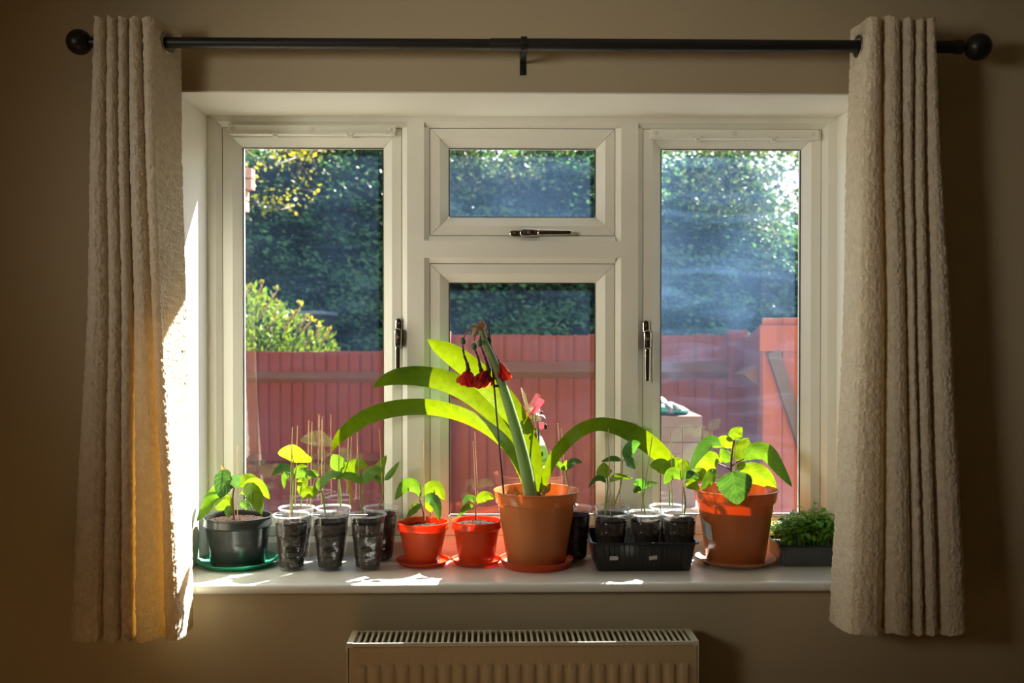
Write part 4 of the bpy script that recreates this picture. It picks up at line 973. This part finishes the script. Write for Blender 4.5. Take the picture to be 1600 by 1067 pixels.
stem(e2, [(959, 790), (966, 772), (971, 752), (973, 718)], TR, .0022, .0013)
leaf(e2, [(974, 720), (980, 706), (990, 695), (1001, 692)], 9.5, TR-.02, -.03, 'leaf_dark', 10, label='dark green upper leaf')
leaf(e2, [(974, 719), (982, 720), (993, 733)], 8.5, TR-.02, -.03, 'leaf_dark', 0)
leaf(e2, [(972, 721), (958, 717), (939, 721)], 4.5, TR-.02, -.01, 'leaf_dark', 40)
stick(e2, (968, 790), TR, (971, 695), TR)
f1, c = cup(1009, TF+.002, 'clear cup in the middle front of the black tray, shortest seedling, stick leaning right', group=TG, zb=ZT+.0, H=.143, sc=.97)
stem(f1, [(1008, 806), (1006, 785), (1004, 765)], TF, .002, .0013)
leaf(f1, [(1004, 768), (1000, 754), (989, 756)], 7, TF-.01, -.01, 'leaf_dark', 20, wave=.3)
leaf(f1, [(1003, 770), (996, 764), (990, 770)], 5, TF-.01, -.02, 'leaf', 0, wave=.3)
leaf(f1, [(1004, 766), (1014, 756), (1029, 755)], 4, TF, -.01, 'leaf_glossy', 20)
stick(f1, (1002, 799), TF, (1019, 683), TF)
g1, c = cup(1062, TF, 'clear cup at the right front of the black tray, seedling spreading over its rim', group=TG, zb=ZT, H=.143)
stem(g1, [(1069, 803), (1071, 785), (1068, 762), (1066, 750)], TF, .0022, .0015)
leaf(g1, [(1067, 753), (1058, 742), (1048, 741), (1037, 757)], 10, TF-.01, -.01, 'leaf', 10, shape=.9)
leaf(g1, [(1069, 751), (1078, 740), (1096, 748)], 6, TF-.015, -.01, 'leaf_dark', 20)
leaf(g1, [(1069, 753), (1080, 756), (1094, 765)], 9, TF+.01, .02, 'leaf_bright')
leaf(g1, [(1068, 750), (1068, 735), (1072, 717)], 13, TF+.02, .03, 'leaf_bright')
stick(g1, (1066, 803), TF-.01, (1066.5, 666), TF)
h1, c = cup(1043, TR, 'clear cup at the right back of the black tray with two lime leaves', group=TG, zb=ZT, H=.143)
stem(h1, [(1046, 790), (1046, 765), (1044, 742)], TR, .0022, .0014)
leaf(h1, [(1045, 744), (1034, 728), (1015, 727)], 12, TR-.0, -.01, 'leaf_bright', 0)
leaf(h1, [(1046, 743), (1054, 728), (1066, 716)], 13, TR, .01, 'leaf_bright', 0)
stick(h1, (1051, 796), TR, (1048, 671), TR)
# ---- right pot
Yc = -.108; cx = X(1150, Yc)
saucer('terracotta_saucer', 'dusty terracotta saucer under the right hand brown pot', (cx, Yc), .078, .106, .0175, M['clay_saucer'])
t = thing('potted_aubergine_plant', (cx, Yc, ZSILL+.004), 'large leafy plant with a textured dark leaf over the rim of a shiny brown pot', 'potted plant')
pot(t, (cx, Yc), .0765, .1125, .196, .033, M['brown2'], ZSILL+.0045); soil(t, (cx, Yc), .094, ZSILL+.150)
# paper label wrapped on the pot's left flank
b = MB(); v = []; zb_ = Z(842, Yc-.06); zt_ = Z(815, Yc-.06)
for j in range(2):
    z = (zt_, zb_)[j]; fr_ = (z-ZSILL-.0045)/.196
    rr_ = .0765+(.1125-.0765)*.80*fr_+.0016
    for i in range(7):
        a = R(192+i*4); v.append((cx+rr_*math.cos(a), Yc+rr_*math.sin(a), z-.002*i))
MB().add(v, [(i, i+1, i+8, i+7) for i in range(6)]).build('label', M['sticker'], t, True)
Y = Yc
stem(t, [(1144, 800), (1142, 765), (1142, 740), (1143, 715), (1147, 688)], Y, .0042, .002, M['stem_red'], n=14)
stem(t, [(1142, 735), (1135, 730), (1122, 724)], Y, .0022, .0012, M['stem_red'], 'branch')
stem(t, [(1143, 728), (1152, 722), (1162, 717)], Y, .0022, .0012, M['stem_red'], 'branch')
stem(t, [(1143, 712), (1137, 706), (1132, 700)], Y, .002, .0012, M['stem'], 'branch')
stick(t, (1150, 780), Y-.01, (1148, 686), Y)
leaf(t, [(1147, 690), (1150, 678), (1160, 667)], 11, Y, .01, 'leaf_bright', 0, label='top lime leaf')
leaf(t, [(1146, 702), (1132, 690), (1113, 699)], 10, Y+.0, .0, 'leaf_bright', 10)
leaf(t, [(1148, 722), (1158, 705), (1170, 684)], 16, Y+.02, .03, 'leaf_bright', 0, shape=.9)
leaf(t, [(1160, 718), (1180, 704), (1200, 708), (1220, 735), (1238, 761)], 14, Y-.0, -.02, 'leaf', 10, pet=.04, n=18, shape=.62, label='long arching leaf reaching right')
leaf(t, [(1130, 698), (1112, 690), (1095, 705), (1077, 737)], 10.5, Y-.02, -.03, 'leaf_glossy', 15, n=16)
leaf(t, [(1126, 726), (1108, 722), (1086, 737)], 17, Y+.02, .02, 'leaf_bright', 0)
leaf(t, [(1108, 742), (1092, 742), (1074, 758)], 11, Y-.0, -.01, 'leaf_bright', 0)
leaf(t, [(1124, 738), (1112, 744), (1096, 766)], 10, Y-.03, -.04, 'leaf', 15)
leaf(t, [(1144, 737), (1149, 762), (1153, 789)], 28, Y-.118, -.012, 'leaf_glossy', 5, n=20, shape=.62, pet=.02, fold=.1, label='dark textured heart shaped leaf hanging over the rim')
leaf(t, [(1150, 730), (1170, 736), (1192, 745), (1214, 764)], 17, Y+.03, .02, 'leaf_bright', 0, shape=.9)
leaf(t, [(1150, 734), (1158, 728), (1166, 722)], 6, Y, .01, 'leaf_bright')
leaf(t, [(1126, 725), (1126, 718), (1127, 711)], 2.8, Y, 0, 'leaf_bright')
leaf(t, [(1144, 722), (1134, 712), (1126, 700)], 10, Y+.03, .02, 'leaf', 0)
# ---- herb tray wrapped in film (right)
ht0, ht1, hy0, hy1 = X(1216, -.15), X(1216, -.15)+.175, -.165, -.02; HZ = ZSILL+.0005
herb = thing('herb_tray', ((ht0+ht1)/2, (hy0+hy1)/2, HZ), 'film wrapped black tray crowded with small green herb seedlings, by the right curtain', 'herb tray')
traymesh('tray_body', herb, ht0+.004, ht1, hy0+.004, hy1, HZ, .056, .010, M['tray'], lip=.003)
b = MB(); n = 60; v = []
loop = rrect(ht0, ht1+.003, hy0, hy1+.003, .014, 14)
for j in range(9):
    for i, (a, c_) in enumerate(loop):
        f_ = j/8; sh = (1-f_)*.007*-1; mx_, my_ = (ht0+ht1)/2, (hy0+hy1)/2
        q = 1-(1-f_)*.06; wr = .0016*noise.noise(Vector((a*60, c_*60, j*1.3)))+.0012*noise.noise(Vector((a*160, c_*160, j*2.1)))
        v.append((mx_+(a-mx_)*q*(1+wr*6), my_+(c_-my_)*q+wr*1.5-.001, HZ+.001+f_*.053))
n = len(loop); MB().add(v, [(j*n+i, j*n+(i+1) % n, (j+1)*n+(i+1) % n, (j+1)*n+i) for j in range(8) for i in range(n)]).build('cling_film', M['film'], herb, True)
MB().box((ht0+.012, hy0+.012, HZ+.01), (ht1-.01, hy1-.01, HZ+.048)).build('soil', M['soil_dark'], herb)
rs = random.Random(5)
for k in range(95):
    x, y = rs.uniform(ht0+.014, ht1-.012), rs.uniform(hy0+.014, hy1-.014); zb_ = HZ+.047
    h = rs.uniform(.05, .098)*(1.0 if x > ht0+.05 else .9)
    if k in (3, 4, 5): x, h, y = ht0+.07+.012*k, (.13, .118, .105)[k-3], hy0+.05
    lean = Vector((rs.uniform(-.012, .012), rs.uniform(-.01, .01), 0)); b = MB()
    p = [Vector((x, y, zb_)), Vector((x, y, zb_+h*.5))+lean*.3, Vector((x, y, zb_+h))+lean]
    b.tube(p, [.0009, .0008, .0005], 4, False)
    for m_ in range(rs.randint(4, 7)):
        f_ = rs.uniform(.45, 1.0); c_ = p[0].lerp(p[2], f_); an = rs.uniform(0, 6.28); L = rs.uniform(.015, .030); el = rs.uniform(-.35, .5)
        d = Vector((math.cos(an)*math.cos(el), math.sin(an)*math.cos(el), math.sin(el))); s = d.cross(Vector((0, 0, 1))).normalized(); W = L*rs.uniform(.24, .36); up = s.cross(d)
        q = c_+d*L*.35
        v = [q, q+d*L*.3+s*W+up*W*.3, q+d*L*.3-up*.0004, q+d*L*.3-s*W+up*W*.3, q+d*L*.72+s*W*.8-up*L*.05, q+d*L*.72-up*L*.1, q+d*L*.72-s*W*.8-up*L*.05, q+d*L-up*L*.22]
        b.add(v, [(0, 1, 2), (0, 2, 3), (1, 4, 5, 2), (2, 5, 6, 3), (4, 7, 5), (5, 7, 6)], [(.01, .01)]*8)
        b.add([c_, q, q+Vector((0, 0, -.0006))], [(0, 1, 2)])
    b.uv[0] = (.01, .01); b.build('herb_seedling', M['cress'], herb, True)
# ================================================================== outside
tag(MB().box((-30, OUT+.0, -.35), (30, 60, -.12)).build('ground_outside', M['ground']), 'paved ground outside the window', kind='structure')
def gauss(px, d): return (px-769)/1600*d       # world x at distance d from the camera
def fence(name, label, xa, xb, Yp, top, rails, nb, mat=M['fence'], group=None):
    th = thing(name, ((xa+xb)/2, Yp, -.12), label, 'fence', group); w_ = (xb-xa)/nb
    f0 = MB(); x = xa; tk = .018
    f0.add([(x, Yp, -.12), (x+w_*1.12, Yp-.004, -.12), (x+w_*1.12, Yp-.004+.006, -.12), (x, Yp+tk, -.12), (x, Yp, top), (x+w_*1.12, Yp-.004, top), (x+w_*1.12, Yp+.002, top), (x, Yp+tk, top)],
           [(0, 3, 2, 1), (4, 5, 6, 7), (0, 1, 5, 4), (1, 2, 6, 5), (2, 3, 7, 6), (3, 0, 4, 7)])
    f0.v = [(a, y+(.012 if abs(a-x) < 1e-6 else 0), z) for a, y, z in f0.v]
    first = recalc(f0.build('board', mat, th)); rs = random.Random(nb)
    for i in range(1, nb): dup(first, (w_*i, rs.uniform(-.003, .003), rs.uniform(-.006, .004)))
    for zc in rails:
        h = .055; y0 = Yp-.004
        MB().add([(xa, y0, zc+h), (xa, y0-.075, zc), (xa, y0, zc-h*.75), (xb, y0, zc+h), (xb, y0-.075, zc), (xb, y0, zc-h*.75)], [(0, 1, 2), (3, 5, 4), (0, 3, 4, 1), (1, 4, 5, 2), (0, 2, 5, 3)]).build('rail', M['rail'] if zc > 1 else mat, th)
    return th
D1, D2 = 8.9, 5.9
zl = EYE-(548.5-515)/1600*D1; zc = EYE-(523-515)/1600*D2
fence('garden_fence', 'red brown board fence, lower section seen through the left pane', gauss(330, D1), gauss(702, D1), D1-CAMD, zl, (EYE-(590-515)/1600*D1, .45), 21)
fc = fence('garden_fence', 'red brown board fence section behind the amaryllis flowers', gauss(702, D2), gauss(1137, D2), D2-CAMD, zc, (EYE-(580-515)/1600*D2, .35), 16)
MB().box((gauss(700, D2), D2-CAMD-.09, -.12), (gauss(704.5, D2), D2-CAMD+.03, zc+.02)).build('end_post', M['fence2'], fc)
MB().box((gauss(1136, D2), D2-CAMD-.09, -.12), (gauss(1164, D2), D2-CAMD+.01, zc+.028)).build('corner_post', M['fence'], fc)
# side run to the gate
sd = thing('side_fence', (1.5, 2.7, -.12), 'short board fence run between corner post and gate', 'fence')
xa, ya = gauss(1163, D2), D2-CAMD; xb_, yb_ = gauss(1192, 5.02), 5.02-CAMD; nb = 8; ang = math.atan2(yb_-ya, xb_-xa); ln = math.hypot(xb_-xa, yb_-ya); first = None
for i in range(nb):
    f_ = i/nb; x, y = xa+(xb_-xa)*f_, ya+(yb_-ya)*f_
    zt_ = zc+.0+.07*f_
    o = MB().box((0, -.005, 0), (ln/nb*1.06, .012, 1.64+.02*i/2)).build('board', M['fence'], None); o.parent = sd; o.location = Vector((x, y, -.12))-ORG[sd.name]; o.rotation_euler.z = ang
b = MB(); dv = Vector((xb_-xa, yb_-ya, 0)).normalized(); nv_ = Vector((dv.y, -dv.x, 0)); nv_ = nv_ if nv_.x < 0 else -nv_
p1, p2 = Vector((xa, ya, 1.32))+dv*.08, Vector((xb_, yb_, 1.35))-dv*.14; v = []
for p in (p1, p2): v += [p+Vector((0, 0, .05)), p+nv_*.07, p-Vector((0, 0, .06))]
b.add(v, [(0, 1, 2), (3, 5, 4), (0, 3, 4, 1), (1, 4, 5, 2), (0, 2, 5, 3)]).build('rail', M['rail'], sd)
# gate
DG = 5.0; YG = DG-CAMD; gt = thing('garden_gate', (gauss(1240, DG), YG, -.12), 'orange red boarded gate with a diagonal brace, outside at the right', 'gate')
gx0 = gauss(1194, DG); bw = .098; first = None
for i in range(9):
    x = gx0+i*bw; zt_ = EYE+(515-497)/1600*DG
    if first is None: first = MB().box((x, YG, -.08), (x+bw-.003, YG+.018, zt_), .002).build('board', M['fence2'], gt)
    else: dup(first, (i*bw, random.uniform(-.002, .003), random.uniform(-.008, .004)+.008*(i > 0)))
gx1 = gx0+9*bw
MB().box((gauss(1187, DG), YG-.03, EYE-(549-515)/1600*DG), (gx1, YG, EYE+(515-508)/1600*DG), .003).build('top_rail', M['fence2'], gt)
MB().box((gauss(1187, DG), YG-.03, .2), (gx1, YG, .32), .003).build('bottom_rail', M['fence2'], gt)
p1, p2 = Vector((gauss(1208, DG), YG-.015, EYE-.106)), Vector((gauss(1262, DG), YG-.015, EYE-.62)); d_ = (p2-p1).normalized(); s_ = Vector((d_.z, 0, -d_.x))*.03; v = []
for p in (p1, p2): v += [p-s_+Vector((0, -.02, 0)), p+s_+Vector((0, -.02, 0)), p+s_+Vector((0, .014, 0)), p-s_+Vector((0, .014, 0))]
recalc(MB().add(v, [(0, 1, 2, 3), (4, 7, 6, 5), (0, 4, 5, 1), (1, 5, 6, 2), (2, 6, 7, 3), (3, 7, 4, 0)]).build('brace', M['brace'], gt))
# cardboard boxes on a table with a compost bag
DB = 4.1; YB_ = DB-CAMD
def bz(py): return EYE-(py-515)/1600*DB
bx0, bx1 = gauss(985, DB), gauss(1097, DB)
def carton(name, label, x0, x1, z0, z1, gap=.0):
    th = thing(name, ((x0+x1)/2, YB_+.15, z0), label, 'cardboard box', 'cartons stacked outside')
    MB().box((x0, YB_, z0), (x1, YB_+.3, z1-.02), .003).build('carton_body', M['card'], th)
    MB().box((x0-.004, YB_-.004, z1-.045), (x1+.004, YB_+.304, z1), .002).build('carton_lid', M['card'], th)
    MB().box((x0+(x1-x0)*.45, YB_-.005, z1-.03), (x0+(x1-x0)*.55, YB_+.305, z1+.001)).build('tape', M['card'], th)
carton('cardboard_box', 'brown cardboard box outside, directly under the green and white bag', bx0, bx1, bz(692), bz(650.5))
carton('cardboard_box', 'brown cardboard box outside, lower one of the two stacked', bx0+.01, bx1-.02, bz(692)-.26, bz(692)-.001)
tb = thing('garden_table', ((bx0+bx1)/2, YB_+.15, -.12), 'low wooden garden table under the cardboard boxes', 'table'); tzz = bz(692)-.261
MB().box((bx0-.05, YB_-.03, tzz-.03), (bx1+.03, YB_+.33, tzz), .003).build('table_top', M['wood_table'], tb)
for sx in (bx0-.03, bx1-.01):
    for sy in (YB_, YB_+.28): MB().box((sx, sy, -.12), (sx+.04, sy+.04, tzz-.03)).build('leg', M['wood_table'], tb)
bag = thing('compost_bag', ((bx0+bx1)/2, YB_+.12, bz(650.5)), 'green and white plastic bag with a dark band lying on the cardboard box', 'bag')
def pillow(name, pts, Yc_, dep, mat, parent):
    """rounded lump whose outline in elevation is pts (px)"""
    c_ = [Vector((gauss(x, DB), Yc_, bz(y))) for x, y in pts]; m_ = sum(c_, Vector())/len(c_); v = []; rows = 7
    for j in range(rows):
        t_ = -1+2*j/(rows-1); s = math.sqrt(max(.02, 1-t_*t_*.9))
        for q in c_:
            w2 = .012*noise.noise(q*14+Vector((0, t_*2, 0))); p = m_+(q-m_)*s; v.append((p.x+w2, Yc_+t_*dep, max(bz(650.5)+.001, p.z+w2*.5)))
    n = len(c_)
    return recalc(MB().add(v, [(j*n+i, j*n+(i+1) % n, (j+1)*n+(i+1) % n, (j+1)*n+i) for j in range(rows-1) for i in range(n)]+[tuple(range(n))[::-1], tuple(range((rows-1)*n, rows*n))]).build(name, mat, parent, True))
pillow('bag_body', [(1006, 650), (1008, 638), (1028, 635), (1050, 633), (1066, 634), (1076, 640), (1083, 646), (1082, 650)], YB_+.1, .09, M['bag_green'], bag)
pillow('bag_band', [(1043, 651), (1042, 633), (1056, 631), (1058, 651)], YB_+.095, .10, M['bag_grey'], bag)
pillow('bag_panel', [(1055, 643), (1055, 631), (1064, 633), (1073, 640), (1072, 642)], YB_+.1, .095, M['bag_white'], bag)
pillow('bag_print', [(1030, 641), (1030, 639), (1037, 638), (1037, 641)], YB_+.1, .094, M['bag_white'], bag)
wb2 = thing('crumpled_bag', (gauss(1045, DB), YB_+.2, bz(650.5)), 'crumpled grey white bag heaped behind the green bag', 'bag')
pillow('bag_body', [(1012, 650), (1022, 628), (1034, 622), (1040, 623), (1052, 628), (1060, 636), (1062, 650)], YB_+.21, .07, M['bag_white'], wb2)
pillow('bag_patch', [(1014, 636), (1014, 628), (1036, 629), (1037, 636)], YB_+.205, .075, M['bag_lime'], wb2)
# neighbour's brick corner, far left
DN = 7.0; YN = DN-CAMD; ng = thing('brick_pier', (gauss(370, DN), YN, -.12), 'sunlit orange brick corner at the left edge of the left pane', 'brick wall')
xr_ = gauss(386.5, DN); MB().box((xr_-.6, YN+.01, -.12), (xr_-.13, YN+.2, EYE+(515-268)/1600*DN)).build('mortar_core', M['brick'], ng)
first = None; zt_ = EYE+(515-262)/1600*DN
for r_ in range(14):
    z = zt_-.075*(r_+1); ext = .040 if r_ < 2 else (.0 if r_ < 4 else -.07)
    for c_ in range(3):
        x1_ = xr_+ext-c_*.225-(.11 if r_ % 2 else 0)
        if r_ % 2 and c_ == 0: MB().box((xr_+ext-.1, YN, z), (xr_+ext, YN+.1, z+.065), .003).build('brick', M['brick'], ng)
        if first is None: first = MB().box((x1_-.215, YN, z), (x1_, YN+.1, z+.065), .003).build('brick', M['brick'], ng); f0_ = (x1_, z)
        else: dup(first, (x1_-f0_[0], 0, z-f0_[1]))
# shed roof behind the shrub
DS = 10.6; YS = DS-CAMD; sh = thing('garden_shed', (gauss(470, DS), YS, -.12), 'dark garden shed with a pale grey flat roof edge behind the shrub', 'shed')
MB().box((gauss(420, DS), YS-.1, EYE+(515-492)/1600*DS), (gauss(507, DS), YS+1, EYE+(515-486)/1600*DS), .01).build('roof', M['shed'], sh)
MB().box((gauss(424, DS), YS, -.12), (gauss(503, DS), YS+.9, EYE+(515-492)/1600*DS)).build('wall', M['shed_wall'], sh)
# leaf clouds
def leafcloud(name, pos, size, mat, parent, seed, up=0., aspect=.5, dirs=None):
    rs = np.random.RandomState(seed); n = len(pos); d = rs.normal(size=(n, 3)); d[:, 2] += up
    if dirs is not None: d = d*.5+dirs
    d /= np.linalg.norm(d, axis=1, keepdims=True); e = rs.normal(size=(n, 3)); s = np.cross(d, e); s /= np.linalg.norm(s, axis=1, keepdims=True)
    L = (rs.uniform(.6, 1.3, n)*size)[:, None]; W = L*aspect*.5; nn = np.cross(s, d)
    v = np.stack([pos, pos+d*L*.5+s*W+nn*W*.3, pos+d*L, pos+d*L*.5-s*W+nn*W*.3], 1).reshape(-1, 3); org = np.array(ORG[parent.name])
    q = np.arange(4*n, dtype=np.int32)
    me = bpy.data.meshes.new(name); me.vertices.add(4*n); me.vertices.foreach_set('co', (v-org).ravel()); me.loops.add(4*n); me.loops.foreach_set('vertex_index', q)
    me.polygons.add(n); me.polygons.foreach_set('loop_start', q[::4].copy()); me.polygons.foreach_set('loop_total', np.full(n, 4, dtype=np.int32)); me.update(calc_edges=True); me.materials.append(mat)
    o = bpy.data.objects.new(name, me); COL.objects.link(o); o.parent = parent; o['kind'] = 'stuff'; return o
hg = thing('conifer_hedge', (0, 10, -.12), 'tall dark green hedge of dense foliage behind the fence', 'hedge')
def htop(x): return 4.4-.5*max(0, x-3.1)-.95*math.exp(-((x-.15)/.4)**2)+.35*math.sin(x*1.1+1)+.25*math.sin(x*2.7)-.10*max(0, x-.5)+.3*(x < -1)
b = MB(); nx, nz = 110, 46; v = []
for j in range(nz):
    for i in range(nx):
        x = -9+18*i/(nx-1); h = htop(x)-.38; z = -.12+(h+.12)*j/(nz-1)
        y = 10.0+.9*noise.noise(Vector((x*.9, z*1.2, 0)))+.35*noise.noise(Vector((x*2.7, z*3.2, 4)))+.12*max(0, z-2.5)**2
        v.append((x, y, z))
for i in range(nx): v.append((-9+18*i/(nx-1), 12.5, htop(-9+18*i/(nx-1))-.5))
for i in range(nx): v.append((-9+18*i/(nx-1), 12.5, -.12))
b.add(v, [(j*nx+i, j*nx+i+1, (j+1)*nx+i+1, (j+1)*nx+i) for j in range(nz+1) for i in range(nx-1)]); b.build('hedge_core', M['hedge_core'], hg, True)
n = 85000; rs = np.random.RandomState(3); xs_ = rs.uniform(-6.5, 6.5, n); zs_ = np.empty(n); ys_ = np.empty(n)
for i in range(n):
    x = xs_[i]; z = .8+(htop(x)-.8)*rs.rand()**.85
    cl = noise.noise(Vector((x*1.5, z*2.8, 7)))
    zs_[i] = z; ys_[i] = 9.86+.9*noise.noise(Vector((x*.9, z*1.2, 0)))+.35*noise.noise(Vector((x*2.7, z*3.2, 4)))+.12*max(0, z-2.5)**2-abs(rs.normal())*.22-.25*max(0, cl)
    if z > htop(x)-.45: ys_[i] += rs.rand()*1.6
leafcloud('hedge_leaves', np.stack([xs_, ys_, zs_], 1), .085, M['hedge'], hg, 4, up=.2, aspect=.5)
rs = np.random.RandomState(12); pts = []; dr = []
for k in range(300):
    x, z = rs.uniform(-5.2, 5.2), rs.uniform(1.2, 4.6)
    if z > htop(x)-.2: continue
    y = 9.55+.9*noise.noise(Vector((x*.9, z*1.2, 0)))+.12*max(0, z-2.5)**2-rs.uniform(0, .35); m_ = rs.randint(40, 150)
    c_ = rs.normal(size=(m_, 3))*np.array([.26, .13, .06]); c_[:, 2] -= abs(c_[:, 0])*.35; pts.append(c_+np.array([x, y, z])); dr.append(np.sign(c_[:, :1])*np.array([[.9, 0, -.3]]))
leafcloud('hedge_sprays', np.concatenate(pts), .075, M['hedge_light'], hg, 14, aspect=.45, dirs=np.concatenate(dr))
# looser tree crowns showing above and before the hedge
def crown(name, label, cx_, cy_, cz_, rx, rz, n, size, mat, seed, clumps=26, trunk=True):
    th = thing(name, (cx_, cy_, -.12), label, 'tree'); rs = np.random.RandomState(seed); pts = []; bb = MB()
    for k in range(clumps):
        a = rs.uniform(0, 6.28); r_ = math.sqrt(rs.rand()); c_ = np.array([cx_+rx*r_*math.cos(a), cy_+rs.uniform(-.5, .5), cz_+rz*r_*math.sin(a)])
        m_ = n//clumps; pts.append(c_+rs.normal(size=(m_, 3))*np.array([.17, .15, .09]))
        bb.tube([tuple(c_+np.array([rs.uniform(-.3, .3), .35, rs.uniform(-.25, .1)])), tuple(c_+np.array([.05, .12, -.03])), tuple(c_)], [.012, .008, .004], 5)
    leafcloud('crown', np.concatenate(pts), size, mat, th, seed, aspect=.6)
    bb.tube([(cx_, 12.9, -.12), (cx_+.05, 12.9, 2.5), (cx_, 12.7, cz_+.4), (cx_, cy_+.5, cz_+.1)], [.12, .1, .06, .02], 8); bb.build('trunk', M['brace'], th, True)
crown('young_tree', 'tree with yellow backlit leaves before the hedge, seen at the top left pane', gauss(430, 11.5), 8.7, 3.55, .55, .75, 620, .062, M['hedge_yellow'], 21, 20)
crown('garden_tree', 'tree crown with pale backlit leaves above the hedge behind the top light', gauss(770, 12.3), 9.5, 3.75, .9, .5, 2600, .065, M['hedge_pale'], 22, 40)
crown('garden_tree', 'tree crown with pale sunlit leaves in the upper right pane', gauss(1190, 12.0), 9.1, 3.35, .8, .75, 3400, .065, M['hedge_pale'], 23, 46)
# sunlit shrub behind the left fence
DSH = 9.5; YSH = DSH-CAMD; shr = thing('flowering_shrub', (gauss(420, DSH), YSH, -.12), 'sunlit shrub with pink tipped shoots above the left fence', 'shrub')
rs = np.random.RandomState(8); pts = []; dirs = []
def stop(px): return np.interp(px, [330, 385, 420, 455, 490, 525], [432, 440, 458, 484, 505, 524])
while len(pts) < 2300:
    px = rs.uniform(335, 524); py = rs.uniform(436, 600)
    if py > stop(px)+rs.uniform(0, 14) and px < 515+.3*(py-520): pts.append((gauss(px, DSH), YSH+rs.uniform(-.35, .35), EYE-(py-515)/1600*DSH)); dirs.append(((px-400)/150, -.2, .9))
leafcloud('leaves', np.array(pts), .075, M['shrub'], shr, 9, aspect=.36, dirs=np.array(dirs))
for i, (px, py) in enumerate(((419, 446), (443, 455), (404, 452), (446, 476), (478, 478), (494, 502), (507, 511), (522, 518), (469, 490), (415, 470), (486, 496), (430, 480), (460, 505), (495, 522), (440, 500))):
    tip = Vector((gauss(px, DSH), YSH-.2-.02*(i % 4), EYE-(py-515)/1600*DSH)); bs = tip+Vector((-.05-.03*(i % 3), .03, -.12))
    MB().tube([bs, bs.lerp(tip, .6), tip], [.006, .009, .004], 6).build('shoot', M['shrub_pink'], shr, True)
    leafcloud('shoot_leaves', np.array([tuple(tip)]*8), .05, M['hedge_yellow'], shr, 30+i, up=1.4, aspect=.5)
MB().tube([(gauss(410, DSH), YSH, -.12), (gauss(415, DSH), YSH, 1.0), (gauss(425, DSH), YSH, 1.6)], [.03, .025, .012], 7).build('stem', M['brace'], shr, True)
